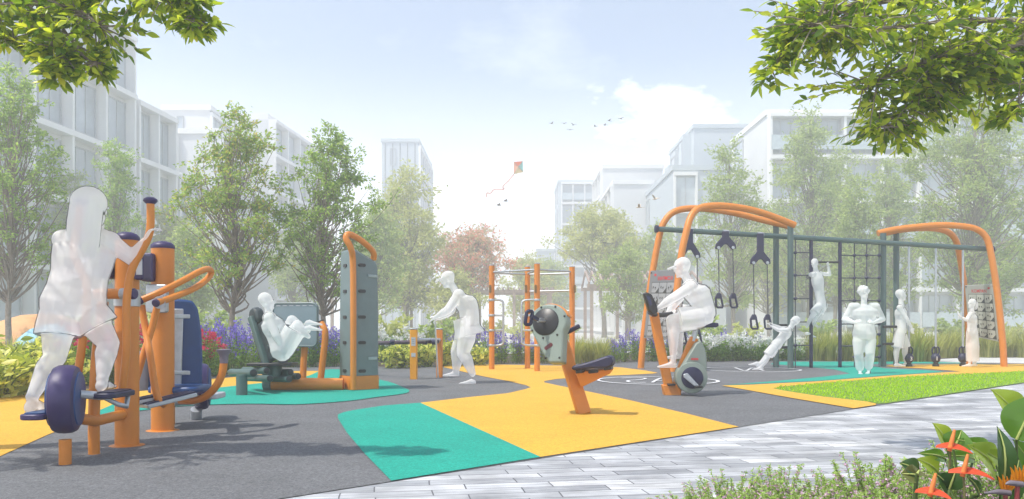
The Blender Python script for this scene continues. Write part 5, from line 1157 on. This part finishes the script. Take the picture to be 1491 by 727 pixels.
def broad_plant(name, label, cat, base, leaves, d, group=None):
    base = Vector(base); t = thing(name, label, cat, base, group)
    for (bx,by,tx,ty,w,c,dd,nx) in leaves:
        a, b = W(bx,by,d+dd), W(tx,ty,d+dd*.4); mb = MB(); leaf_blade(mb, a, b, 1.25*w*d/F, Vector((nx,-1,.35)), droop=.12)
        l = part('leaf', mb, cols[c], t, fix=False); r = MB().tube([a+(b-a)*f+Vector((nx,-1,.35)).normalized()*((b-a).length*.12*math.sin(math.pi*f)*.98+.002) for f in (0,.2,.4,.6,.8,.97)], [.005,.0045,.004,.003,.002,.001], 6); part('midrib', r, VEIN, l)
        part('stalk', MB().tube([base+Vector((.01*nx,0,0)), base.lerp(a,.6)+Vector((0,0,.03)), a], [.008,.006,.005], 8, smooth=4), STEM, t)
    return t
dd = 3.2
broad_plant('broad_leaf_plant', 'large-leaved lime green plant at the right edge, tallest leaf pointing up left', 'plant', W(1480,760,dd+.2), [(1482,622,1443,567,46,'lime',.1,.3),(1480,640,1508,575,52,'mid',.0,-.4),(1446,690,1408,648,44,'lime',.25,.5),(1440,660,1392,640,20,'mid',.3,.2),(1500,690,1475,640,36,'mid',.2,-.2),(1470,700,1430,655,40,'lime',.35,.1),(1490,700,1500,648,36,'lime',.2,0)], dd)
broad_plant('paddle_leaf_plant', 'dark green plant with one long upright paddle-shaped leaf', 'plant', W(1462,770,3.0), [(1460,703,1452,621,27,'dark',0,.15),(1462,740,1484,668,24,'dark',.05,-.3)], 3.0)
broad_plant('broad_leaf_plant', 'small plant with two rounded lime leaves behind the red flowers', 'plant', W(1400,755,3.35), [(1378,650,1358,616,26,'lime',.05,.3),(1388,655,1400,626,34,'mid',.0,-.2),(1366,690,1335,668,26,'lime',.1,.4),(1376,668,1336,660,16,'mid',.15,.3),(1418,668,1370,664,16,'mid',.2,0)], 3.35)
broad_plant('broad_leaf_plant', 'dark olive leaf on a thin stalk left of the red flowers', 'plant', W(1330,755,3.1), [(1338,688,1310,674,24,'dark',.03,.4),(1336,692,1312,690,22,'olive',.0,.3),(1335,690,1338,684,20,'olive',-.03,.0)], 3.1)
def anthurium(label, base, fx, fy, d, tx, w):
    base = Vector(base); t = thing('anthurium', label, 'flower', base, 'red anthuriums in the front bed'); c = W(fx,fy,d)
    part('stalk', MB().tube([base, base.lerp(c,.5)+Vector((.01,0,.01)), c], [.006,.005,.0045], 8, smooth=5), mat('brown_green_stalk', (.14,.13,.04), .5), t)
    s = MB(); hw = w*d/F; pr = lambda f: (math.sin(math.pi*min(1,(f*.9+.1)))**.7)*(1-.25*f)
    a = c+Vector((-hw*.5,.03,.012)); b = c+Vector((hw*.5+tx*d/F,-.05,-.002)); leaf_blade(s, a, b, hw*.75, Vector((.1,-.45,1)), droop=.10, fold=.10, prof=pr, n=14); part('spathe', s, SPATHE, t, fix=False)
    part('spadix', MB().tube([c+Vector((-.005,0,.0)), c+Vector((.004,-.004,.045)), c+Vector((.014,-.006,.088))], [.009,.0085,.005], 12, smooth=4), SPADIX, t)
    return t
anthurium('highest red anthurium with its spike against the paving', W(1368,760,3.25), 1384, 657, 3.25, 6, 32)
anthurium('middle red anthurium with a broad flower spreading right', W(1398,770,3.1), 1403, 694, 3.1, 18, 32)
anthurium('lowest red anthurium cut by the bottom of the picture', W(1352,775,3.0), 1356, 723, 3.0, 2, 36)
broad_plant('anthurium_foliage', 'dark glossy heart-shaped leaves between the red anthuriums', 'plant', W(1378,775,3.2), [(1380,712,1362,690,26,'dark',.05,.3),(1382,712,1392,682,26,'dark',.03,-.3),(1425,722,1408,694,14,'dark',.1,.2)], 3.2)
def strelitzia(label, base, c, d, k):
    base = Vector(base); p = W(c[0],c[1],d); t = thing('bird_of_paradise', label, 'flower', base, 'bird-of-paradise flowers in the corner')
    part('stalk', MB().tube([base, base.lerp(p,.6), p], [.010,.009,.008], 8, smooth=4), mat('dark_red_stalk', (.22,.03,.03), .45), t)
    part('beak', MB().tube([p+Vector((.015,0,-.006)), p+Vector((-.03,-.005,0)), p+Vector((-.085*k,-.01,-.004))], [.012,.010,.0015], 10, smooth=4), mat('grey_purple_bract', (.16,.14,.16), .45), t)
    s = MB(); 
    for i in range(5): leaf_blade(s, p+Vector((-.012+.008*i,0,.004)), p+Vector((-.03+.016*i,-.006,.058+.006*(i%2))), .016, Vector((0,-1,.2)), droop=.05, n=6)
    part('sepals', s, leaf_mat('orange_sepals', [(.75,.25,.01),(.78,.33,.015)], .3, tcol=(1.3,1.2,1)), t, fix=False)
strelitzia('orange bird-of-paradise flower at the bottom edge right of the anthuriums', W(1464,775,2.95), (1464,716), 2.95, 1.0)
strelitzia('orange bird-of-paradise flower nearest the bottom right corner', W(1478,775,2.9), (1482,703), 2.9, .6)
# ------------------------------------------------------------------ birds and kite
def bird(label, c, size, wing, m, roll=0, yaw=0, group='birds in the sky'):
    c = Vector(c); s = size; f = Vector((math.cos(yaw), math.sin(yaw), .05)).normalized(); sd = Z3.cross(f).normalized(); up = f.cross(sd); mb = MB()
    mb.tube([c-f*s*.5, c-f*s*.3, c, c+f*s*.3, c+f*s*.45, c+f*s*.56], [s*.02,s*.07,s*.12,s*.10,s*.07,s*.01], 10)
    mb.prism([c-f*s*.45-sd*s*.03, c-f*s*.85-sd*s*.12, c-f*s*.85+sd*s*.12, c-f*s*.45+sd*s*.03], s*.03)
    for k in (-1,1):
        a = wing+roll*k; w = sd*k*math.cos(a)+up*math.sin(a); w2 = sd*k*math.cos(a*.3)+up*math.sin(a*.3)
        e = c+w*s*.55; tp = e+w2*s*.55-f*s*.15
        mb.prism([c+f*s*.2, e+f*s*.22, tp, e-f*s*.12, c-f*s*.18], s*.025)
    return tag(part('bird', mb, m, base=c), label, 'bird', group)
BG = mat('grey_brown_feathers', (.12,.10,.10), .8); BW = mat('white_tan_feathers', (.6,.5,.40), .8)
for i, (px,py) in enumerate(((803,180),(821,180),(830,189),(835,182),(867,184),(881,182),(887,176),(904,173))):
    bird(f'small dark bird flying in the flock left of the cloud', W(px,py,45), .20, .5-.2*(i%3), BG, .1*(i%2), .6+.5*i, 'flock of small birds')
for px,py,l in ((726,299,'lower small bird flying below the kite tail'),(736,293,'higher small bird flying below the kite tail')): bird(l, W(px,py,40), .24, .55, BG, .1, .4, 'two birds below the kite')
bird('white bird with spread wings beside the left arch top, higher of two', W(954,290,26), .22, .7, BW, .2, 2.2, 'two white birds near the arch')
bird('white bird flying just left of and below its mate near the arch', W(931,302,26), .2, .8, BW, -.1, 2.8, 'two white birds near the arch')
kc = W(754,242,38); k = 38/F; t = thing('kite', 'diamond kite in red, cream and teal with a long ribbon tail', 'kite', kc)
kp = lambda x,y,z=0: kc+Vector((x*k,z,-y*k))
for P, m in (((( -6,-6),(7,-7),(0,1)), mat('red_kite_cloth',(.72,.22,.15),.7)), (((7,-7),(8,9),(0,1)), mat('teal_kite_cloth',(.30,.55,.52),.7)), (((8,9),(-6,12),(0,1)), mat('cream_kite_cloth',(.75,.6,.4),.7)), (((-6,12),(-6,-6),(0,1)), mat('coral_kite_cloth',(.78,.42,.32),.7))):
    part('sail_panel', MB().prism([kp(*q_) for q_ in P], .02), m, t)
part('spar', MB().cyl(kp(-6,12,-.03), kp(7,-7,-.03), .012, seg=6), WOODP, t)
part('spar', MB().cyl(kp(-6,-6,-.05), kp(8,9,-.05), .012, seg=6), WOODP, t)
P = catmull([kp(-6,12),kp(-14,22),kp(-22,30),kp(-20,34),kp(-34,34),(kp(-40,40)),kp(-45,39),kp(-46,46)],8); mb = MB()
for i in range(len(P)-1): mb.bar(P[i],P[i+1],.07,.012,(0,1,0))
part('tail', mb, mat('pink_ribbon',(.75,.5,.48),.7), t)
# ------------------------------------------------------------------ people: white translucent figures, each one continuous body
pm = bpy.data.materials.new('white_translucent_figure'); pm.use_nodes = True; t = pm.node_tree; b = t.nodes['Principled BSDF']
b.inputs['Base Color'].default_value = (.95,.95,.95,1); b.inputs['Roughness'].default_value = .8; b.inputs['Specular IOR Level'].default_value = .15
tr = N(t,'ShaderNodeBsdfTransparent'); mxs = N(t,'ShaderNodeMixShader'); lw = N(t,'ShaderNodeNewGeometry'); fr = N(t,'ShaderNodeFresnel'); fr.inputs[0].default_value = 1.28
nb = N(t,'ShaderNodeTexNoise'); nb.inputs['Scale'].default_value = 9; tcn = N(t,'ShaderNodeTexCoord'); t.links.new(tcn.outputs['Object'], nb.inputs[0])
mrn = N(t,'ShaderNodeMapRange'); mrn.inputs[3].default_value = .80; mrn.inputs[4].default_value = .83; t.links.new(nb.outputs[0], mrn.inputs[0])
inv = N(t,'ShaderNodeMath', operation='SUBTRACT'); inv.inputs[0].default_value = 1; t.links.new(lw.outputs['Backfacing'], inv.inputs[1])
mu = N(t,'ShaderNodeMath', operation='MULTIPLY'); t.links.new(mrn.outputs[0], mu.inputs[0]); t.links.new(inv.outputs[0], mu.inputs[1])
t.links.new(mu.outputs[0], mxs.inputs[0]); t.links.new(tr.outputs[0], mxs.inputs[1]); t.links.new(b.outputs[0], mxs.inputs[2]); t.links.new(mxs.outputs[0], t.nodes['Material Output'].inputs[0])
# translucent skin lets part of the light through the body, so shaded sides stay pale
tl = N(t,'ShaderNodeBsdfTranslucent'); tl.inputs[0].default_value = (.85,.86,.87,1); m3 = N(t,'ShaderNodeMixShader'); m3.inputs[0].default_value = .45
t.links.new(b.outputs[0], m3.inputs[1]); t.links.new(tl.outputs[0], m3.inputs[2]); 
# outline drawn round each figure: base colour darkens where the surface turns edge-on
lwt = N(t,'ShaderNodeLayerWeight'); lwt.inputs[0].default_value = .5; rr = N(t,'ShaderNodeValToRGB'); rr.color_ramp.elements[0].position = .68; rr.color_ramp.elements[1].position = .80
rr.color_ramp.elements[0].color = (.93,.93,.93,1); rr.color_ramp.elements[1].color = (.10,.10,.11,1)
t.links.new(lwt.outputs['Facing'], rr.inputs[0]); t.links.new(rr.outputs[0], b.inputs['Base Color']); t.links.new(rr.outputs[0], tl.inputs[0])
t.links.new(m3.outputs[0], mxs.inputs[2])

def rcone(mb, a, b, ra, rb):
    mb.ell(a, (ra,)*3, seg=14, rings=8); mb.ell(b, (rb,)*3, seg=14, rings=8); mb.cyl(a, b, ra, rb, seg=14)
def hand(mb, wr, d, n, s, curl, side):
    """palm from the wrist along d, palm facing n; five unequal fingers curling towards n, thumb off the side"""
    d = Vector(d).normalized(); n = Vector(n); n = (n-d*n.dot(d)).normalized(); a = d.cross(n)*side
    pc = wr+d*.05*s; mb.ell(pc, (.042*s,.017*s,.055*s), (a, n, d), 14, 8)
    for k, L in enumerate((.072,.082,.076,.06)):
        p = wr+d*(.092-.004*abs(k-1.3))*s+a*((1.5-k)*.021*s); ang = .18; q = p; pts = [wr+d*.05*s+a*((1.5-k)*.017*s), p]
        for j, f in enumerate((.45,.32,.23)):
            ang += curl*(.55 if j == 0 else .8); q = q+(d*math.cos(ang)+n*math.sin(ang))*L*f*s; pts.append(q)
        mb.tube(pts, [.0095*s,.0095*s,.009*s,.008*s,.0065*s], 8)
    tp = wr+d*.03*s+a*.03*s; t1 = tp+(a*.75+d*.6+n*.25).normalized()*.038*s; t2 = t1+(d*.8+n*(.25+curl*.5)+a*.1).normalized()*.03*s
    mb.tube([wr+d*.02*s, tp, t1, t2], [.014*s,.0125*s,.011*s,.008*s], 8)
def foot(mb, an, toe, s):
    d = toe-an; d.z = 0; L = .27*s; d.normalize(); sd = Z3.cross(d); zg = toe.z
    heel = an-d*.055*s; rings = []
    for f, w, h in ((0,.025,.05),(.08,.036,.075),(.28,.036,.09),(.55,.045,.06),(.78,.049,.042),(.93,.04,.032),(1.0,.02,.02)):
        c = Vector((heel.x, heel.y, zg))+d*(L*f); rings.append([c+sd*(w*s*math.cos(x))+Z3*(h*s*(.5+.5*math.sin(x))) for x in [2*math.pi*i/12 for i in range(12)]])
    mb.loft(rings)
def loft_ell(mb, secs, n=18):
    """secs: (centre, side axis, fwd axis, half width, half depth)"""
    mb.loft([[c+sx*(w*math.cos(x))+fx*(h*math.sin(x)) for x in [2*math.pi*i/n for i in range(n)]] for c,sx,fx,w,h in secs])
def person(label, J, fwd, s=1.0, vox=.011, hair=None, shorts=None, skirt=None, jacket=False, hem=(.195,.165), trous=1.0, ank=1.0, curl=(.5,.5), palm=None, look=None, build=1.0, cap=False, extra=None):
    mb = MB(); V = {k: Vector(v) for k, v in J.items()}; fwd = Vector(fwd).normalized()
    sh = (V['shR']-V['shL']); shc = (V['shR']+V['shL'])/2; hipc = (V['hipL']+V['hipR'])/2; up = (shc-hipc).normalized()
    sx = sh-up*sh.dot(up); sx.normalize(); fx = up.cross(sx); fx = fx if fx.dot(fwd) > 0 else -fx
    hx = V['hipR']-V['hipL']; hx = (hx-up*hx.dot(up)).normalized(); L = (shc-hipc).length; B = build*s*1.12
    if hx.dot(sx) < 0: hx = -hx
    wsh = max(sh.length/2, .165*s)
    bend = V.get('bend', Vector((0,0,0)))
    secs = []
    for f, w, dp in ((-.16,.10,.09),(-.06,.155,.115),(.08,.165,.12),(.3,.145,.105),(.5,.14,.105),(.7,.165,.12),(.86,.17,.115),(.97,.14,.085),(1.07,.075,.06)):
        ax = hx.lerp(sx, max(0,min(1,f))).normalized(); k = 1.1 if jacket and f < .9 else 1
        secs.append((hipc+up*(L*f)+bend*math.sin(math.pi*max(0,min(1,f))), ax, fx, w*B*k*(min(1.15,wsh/(.18*s)) if f > .6 else 1), dp*B*k))
    loft_ell(mb, secs)
    hd = V['head']; nk = shc+up*.03*s; s0 = s; s = s*1.08
    look = Vector(look if look is not None else fwd).normalized(); hu = (hd-nk).normalized(); hu = (hu+Z3).normalized(); hs_ = look.cross(hu).normalized(); look = hu.cross(hs_)
    mb.tube([nk-up*.05*s, nk.lerp(hd,.5), hd], [.062*s,.054*s,.055*s], 14)
    ax = (hs_, look, hu)
    mb.ell(hd+hu*.015*s-look*.008*s, (.076*s,.095*s,.105*s), ax, 20, 14); mb.ell(hd-hu*.05*s+look*.025*s, (.058*s,.066*s,.07*s), ax, 16, 10)
    mb.ell(hd+look*.097*s-hu*.018*s, (.013*s,.02*s,.024*s), ax, 10, 8); mb.ell(hd+look*.088*s-hu*.062*s, (.022*s,.012*s,.012*s), ax, 10, 6); mb.ell(hd+look*.08*s-hu*.098*s, (.024*s,.02*s,.018*s), ax, 10, 6)
    for k in (-1,1):
        mb.ell(hd+hs_*(k*.08*s)-hu*.01*s-look*.005*s, (.010*s,.018*s,.03*s), ax, 8, 6); mb.ell(hd+look*.083*s+hs_*(k*.032*s)+hu*.012*s, (.02*s,.012*s,.010*s), ax, 10, 6)
    if hair == 'short': mb.ell(hd+hu*.04*s-look*.025*s, (.086*s,.098*s,.092*s), ax, 18, 12)
    if hair == 'curly':
        rng = random.Random(4); mb.ell(hd+hu*.045*s-look*.02*s, (.10*s,.11*s,.105*s), ax, 18, 12)
        for i in range(40):
            a = rng.uniform(0,6.28); z = rng.uniform(-.1,1); q = math.sqrt(max(0,1-z*z)); p = hd+hs_*(math.cos(a)*q*.088*s)+look*(math.sin(a)*q*.09*s-.025*s)+hu*(z*.095*s+.045*s); mb.ell(p, (.034*s,)*3, seg=8, rings=6)
    if hair == 'long':
        mb.ell(hd+hu*.035*s-look*.02*s, (.098*s,.108*s,.10*s), ax, 18, 12)
        loft_ell(mb, [(hd+hu*.05*s-look*.03*s,hs_,look,.10*s,.09*s),(hd-hu*.08*s-look*.045*s,hs_,look,.112*s,.08*s),(hd-hu*.2*s-look*.05*s,hs_,look,.118*s,.07*s),(hd-hu*.30*s-look*.05*s,hs_,look,.10*s,.055*s)])
    if hair == 'tail':
        mb.ell(hd+hu*.03*s-look*.02*s, (.084*s,.10*s,.092*s), ax, 16, 10); mb.tube([hd+hu*.05*s-look*.09*s, hd+hu*.0*s-look*.155*s, hd-hu*.09*s-look*.15*s, hd-hu*.16*s-look*.115*s], [.024*s,.034*s,.03*s,.010*s], 10, smooth=4)
    if cap:
        mb.ell(hd+hu*.045*s-look*.012*s, (.088*s,.105*s,.082*s), ax, 18, 10); mb.prism([hd+hu*.035*s+look*(.085*s)+hs_*(-.065*s), hd+hu*.018*s+look*(.175*s)+hs_*(-.045*s), hd+hu*.012*s+look*(.192*s), hd+hu*.018*s+look*(.175*s)+hs_*(.045*s), hd+hu*.035*s+look*(.085*s)+hs_*(.065*s)], .03*s)
    s = s0
    for q, sd_ in (('L',-1),('R',1)):
        S_, E_, Wr = V['sh'+q], V['el'+q], V['wr'+q]; k = 1.22 if jacket else 1.0
        inner = S_.lerp(shc,.35); mb.ell(S_, (.058*B*k,)*3, seg=14, rings=10); rcone(mb, inner, S_, .07*B, .056*B*k)
        rcone(mb, S_, E_, .052*B*k, .041*B*k); m_ = E_.lerp(Wr,.3); rcone(mb, E_, m_, .041*B*k, .040*B*k); rcone(mb, m_, Wr, .040*B*k, .027*s*(k if jacket else 1))
        h = V.get('hd'+q, Wr+(Wr-E_).normalized()*.1); pn = (palm or {}).get(q, fwd); hand(mb, Wr, h-Wr, pn, s, curl[0 if q == 'L' else 1], sd_)
        H, K, A, T = V['hip'+q], V['kn'+q], V['an'+q], V['to'+q]
        kk = 1.12*trous if jacket else trous; m1 = H.lerp(K,.4); rcone(mb, H, m1, .093*B, .083*B*kk); rcone(mb, m1, K, .083*B*kk, .057*B*kk)
        c1 = K.lerp(A,.32)-(T-A).normalized()*.014*s; rcone(mb, K, c1, .056*B*kk, .056*B*kk); rcone(mb, c1, A, .056*B*kk, .036*s*ank*(1.35*trous if jacket else trous)); foot(mb, A, T, s); mb.ell(A, (.04*s,)*3, seg=10, rings=8)
        if shorts:
            e = H.lerp(K, shorts); d = (e-H).normalized(); u, v = frame(d); loft_ell(mb, [(H+d*.02*s,u,v,.10*B,.10*B),(H.lerp(e,.6),u,v,.108*B,.108*B),(e,u,v,.112*B,.112*B)])
    if jacket: loft_ell(mb, [(hipc+up*L*.35,sx,fx,.155*B,.13*B),(hipc,hx,fx,.185*B,.155*B),(hipc-up*.10*s,hx,fx,hem[0]*B,hem[1]*B)])
    if skirt:
        bot = (V['anL']+V['anR'])/2; bot = hipc.lerp(bot, skirt[0]); dn = bot-hipc; 
        loft_ell(mb, [(hipc+up*.12*s,hx,fx,.14*B,.11*B),(hipc,hx,fx,.165*B,.13*B),(hipc+dn*.5,hx,fx,(.165+skirt[1])/2*B+.01,.15*B),(bot,hx,fx,skirt[1]*s,skirt[2]*s)])
    if extra: extra(mb, V, s)
    # fuse everything into one continuous surface
    me = bpy.data.meshes.new('person'); base = Vector((hipc.x, hipc.y, min(V['toL'].z, V['toR'].z))); me.from_pydata([tuple(v-base) for v in mb.v], [], mb.f); bm = bmesh.new(); bm.from_mesh(me); bmesh.ops.recalc_face_normals(bm, faces=bm.faces); bm.to_mesh(me); bm.free()
    o = bpy.data.objects.new('person', me); COL.objects.link(o)
    r = o.modifiers.new('r','REMESH'); r.mode = 'VOXEL'; r.voxel_size = vox*s; sm = o.modifiers.new('s','SMOOTH'); sm.factor = .5; sm.iterations = 4
    dg = bpy.context.evaluated_depsgraph_get(); me2 = bpy.data.meshes.new_from_object(o.evaluated_get(dg)); o.modifiers.clear(); o.data = me2; bpy.data.meshes.remove(me); me2.name = 'person'
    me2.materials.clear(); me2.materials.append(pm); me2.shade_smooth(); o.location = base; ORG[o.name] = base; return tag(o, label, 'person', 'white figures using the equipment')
Q = W
# 1 leaning woman on the elliptical trainer
d = 5.25
person('large white figure of a long-haired woman in shorts stepping on the elliptical trainer',
  dict(head=Q(133,304,d), shL=Q(92,350,d), shR=Q(160,352,d+.12), elL=Q(92,352,d).lerp(Q(86,400,d+.2),1), wrL=Q(112,400,d+.36), hdL=Q(116,380,d+.38), elR=Q(193,377,d+.22), wrR=Q(210,352,d+.2), hdR=Q(217,340,d+.2),
       hipL=Q(88,452,d-.02), hipR=Q(124,450,d+.06), knL=Q(80,520,d-.08), anL=Q(47,578,d-.28), toL=Q(64,597,d-.12), knR=Q(158,500,d+.1), anR=Q(149,552,d-.05), toR=Q(160,567,d+.12)),
  (.35,1,0), s=1.02, vox=.0075, hair='long', shorts=.55, curl=(.9,.9), palm={'L':(1,0,0),'R':(1,.2,0)}, build=1.1)
# 2 reclining person in the leg press
d = 10.4
person('white figure reclining in the leg press seat with knees raised',
  dict(head=Q(388.5,439,d), shL=Q(394,464,d+.16), shR=Q(392,463,d-.16), elL=Q(404,490,d+.24), wrL=Q(414,505,d+.2), elR=Q(402,489,d-.22), wrR=Q(413,506,d-.18),
       hipL=Q(413,512,d+.09), hipR=Q(411,513,d-.09), knL=Q(425,467,d+.12), anL=Q(449,482,d+.12), toL=Q(457,474,d+.12), knR=Q(433,474,d-.1), anR=Q(449,490,d-.1), toR=Q(456,482,d-.1)),
  (1,0,.3), s=.88, vox=.012, hair='short', build=1.34, shorts=.85, curl=(.8,.8), palm={'L':(0,-1,0),'R':(0,1,0)}, look=(1,0,.1))
# 3 stooping old man with a stick
d = 12.2
person('white figure of a stooping man in cap and jacket leaning on a stick',
  dict(head=Q(652,407,d), shL=Q(668,430,d-.17), shR=Q(666,430,d+.17), elL=Q(652,452,d-.22), wrL=Q(633,463,d-.12), hdL=Q(627,467,d-.1), elR=Q(656,453,d+.2), wrR=Q(640,464,d+.06), hdR=Q(633,467,d+.03),
       hipL=Q(682,480,d-.09), hipR=Q(680,480,d+.09), bend=Vector((.09,0,.05)), knL=Q(674,515,d-.1), anL=Q(688,544,d-.12), toL=Q(668,560,d-.12), knR=Q(665,512,d+.12), anR=Q(664,541,d+.14), toR=Q(650,548,d+.14)),
  (-1,-.1,-.1), s=.98, vox=.011, jacket=True, cap=True, curl=(.9,.9), palm={'L':(0,.3,-1),'R':(0,-.3,-1)}, look=(-1,-.05,-.25), build=1.28, hem=(.19,.185), trous=1.12)
sp, se = Q(633.5,466,d), G(638,551.5)
t = thing('walking_stick', 'thin white walking stick under the stooping man\'s hands', 'walking stick', se)
part('shaft', MB().cyl(se, sp, .013, seg=10), mat('white_stick', (.8,.8,.8), .4), t); part('crook', MB().tube([sp, sp+Vector((0,0,.03)), sp+Vector((-.03,0,.045)), sp+Vector((-.075,0,.03))], .014, 10, smooth=4), MATS['white_stick'], t); part('ferrule', MB().lathe([(.016,0),(.018,.01),(.016,.04)], se, seg=10), PALE, t)
# 4 cyclist
d = 10.15
person('white figure of a heavy-set cyclist in a cap riding the exercise bike',
  dict(head=Q(993,390,d), shL=Q(1006,418,d-.18), shR=Q(1004,417,d+.18), elL=Q(977,436,d-.24), wrL=Q(957,450,d-.22), hdL=Q(947,455,d-.18), elR=Q(982,442,d+.26), wrR=Q(972,455,d+.2), hdR=Q(965,458,d+.15),
       hipL=Q(1024,462,d-.10), hipR=Q(1024,462,d+.10), bend=Vector((.05,0,.03)), knL=Q(979,467,d-.12), anL=Q(980,526,d-.14), toL=Q(967,536,d-.14), knR=Q(984,460,d+.14), anR=Q(990,515,d+.14), toR=Q(976,523,d+.14)),
  (-1,0,-.1), s=.96, vox=.011, hair='short', cap=True, build=1.38, shorts=.8, curl=(.9,.9), palm={'L':(0,.2,-1),'R':(0,-.2,-1)}, look=(-1,-.1,-.1))
# 5 trainee leaning back in the straps
d = 15.9
person('white figure leaning back at a slant, hands in the long-yoked strap handles',
  dict(head=Q(1157,468,d), shL=Q(1147,481,d-.15), shR=Q(1151,479,d+.15), elL=Q(1134,481,d-.15), wrL=Q(1123,475,d-.1), hdL=Q(1118,471,d-.08), elR=Q(1137,478,d+.15), wrR=Q(1126,473,d+.1), hdR=Q(1120,469,d+.08),
       hipL=Q(1128,505,d-.09), hipR=Q(1130,503,d+.09), knL=Q(1115,521,d-.1), anL=Q(1103,533,d-.1), toL=Q(1090,532,d-.1), knR=Q(1118,520,d+.1), anR=Q(1108,535,d+.1), toR=Q(1098,539,d+.1)),
  (-.8,-.2,.55), s=.86, vox=.013, hair='short', shorts=.8, curl=(.9,.9), palm={'L':(0,0,-1),'R':(0,0,-1)}, look=(-.9,-.3,.4))
# 6 pull-up figure on the chin bar
d = 16.95
person('white figure pulling up on the chin bar between the navy poles',
  dict(head=Q(1186,384,d-.05), shL=Q(1181,400,d-.14), shR=Q(1197,399,d+.05), elL=Q(1176,404,d+.2), wrL=Q(1187,389,d+.12), hdL=Q(1189,384,d+.08), elR=Q(1208,400,d+.05), wrR=Q(1206,388,d+.02), hdR=Q(1204.5,383,d),
       hipL=Q(1192,446,d-.08), hipR=Q(1200,445,d+.08), knL=Q(1181,463,d-.22), anL=Q(1175,476,d-.02), toL=Q(1179,488,d+.02), knR=Q(1188,462,d-.12), anR=Q(1182,478,d+.08), toR=Q(1184,492,d+.12)),
  (-.55,-.8,0), s=.82, vox=.013, hair='short', shorts=.6, curl=(1.1,1.1), palm={'L':(0,-1,0),'R':(0,-1,0)})
# 7 front figure
d = 14.7
person('white front-facing figure with bent elbows jogging on the teal rubber',
  dict(head=Q(1258,428,d), shL=Q(1275,447,d), shR=Q(1241,447,d), elL=Q(1285,465,d+.05), wrL=Q(1272,470,d-.18), hdL=Q(1267,468,d-.22), elR=Q(1230,465,d+.05), wrR=Q(1245,470,d-.18), hdR=Q(1250,468,d-.22),
       hipL=Q(1265,487,d), hipR=Q(1252,487,d), knL=Q(1267,514,d-.12), anL=Q(1265,533,d+.02), toL=Q(1263,545,d-.12), knR=Q(1250,515,d-.05), anR=Q(1252,535,d+.02), toR=Q(1253,546,d-.1)),
  (.05,-1,0), s=.92, vox=.011, hair='curly', build=1.16, jacket=True, hem=(.165,.15), trous=1.12, ank=1.55, curl=(1.0,1.0), palm={'L':(-1,0,0),'R':(1,0,0)})
# 8 standing man in profile
d = 17.2
person('white figure of a man in long shorts standing in profile by the kettlebell numbered 3',
  dict(head=Q(1312,430,d), shL=Q(1314,448,d+.16), shR=Q(1310,448,d-.17), elL=Q(1320,466,d+.22), wrL=Q(1326,478,d+.18), elR=Q(1320,464,d-.22), wrR=Q(1327,477,d-.2), hdR=Q(1329,484,d-.2), hdL=Q(1328,484,d+.18),
       hipL=Q(1311,483,d+.09), hipR=Q(1311,483,d-.09), knL=Q(1318,507,d+.1), anL=Q(1318,526,d+.1), toL=Q(1328,533.5,d+.1), knR=Q(1306,508,d-.1), anR=Q(1305,527,d-.1), toR=Q(1316,534,d-.1)),
  (.95,-.3,0), s=.93, vox=.012, hair='short', shorts=.95, build=1.08, curl=(.5,.5), palm={'L':(0,-1,0),'R':(0,1,0)})
# 9 girl
d = 17.0
person('white figure of a pony-tailed girl in a long dress reaching out near the right board',
  dict(head=Q(1415,442,d), shL=Q(1413,457,d-.14), shR=Q(1417,457,d+.14), elL=Q(1407,466,d-.22), wrL=Q(1400,462,d-.2), hdL=Q(1396,459,d-.2), elR=Q(1420,474,d+.18), wrR=Q(1417,486,d+.16),
       hipL=Q(1415,484,d-.08), hipR=Q(1416,484,d+.08), knL=Q(1415,508,d-.08), anL=Q(1412,527,d-.08), toL=Q(1403,534,d-.08), knR=Q(1417,508,d+.08), anR=Q(1420,527,d+.08), toR=Q(1412,533.5,d+.08)),
  (-.95,-.3,0), s=.82, vox=.013, hair='tail', skirt=(.98,.19,.16), curl=(.5,.4), palm={'L':(0,0,1),'R':(0,-1,0)})
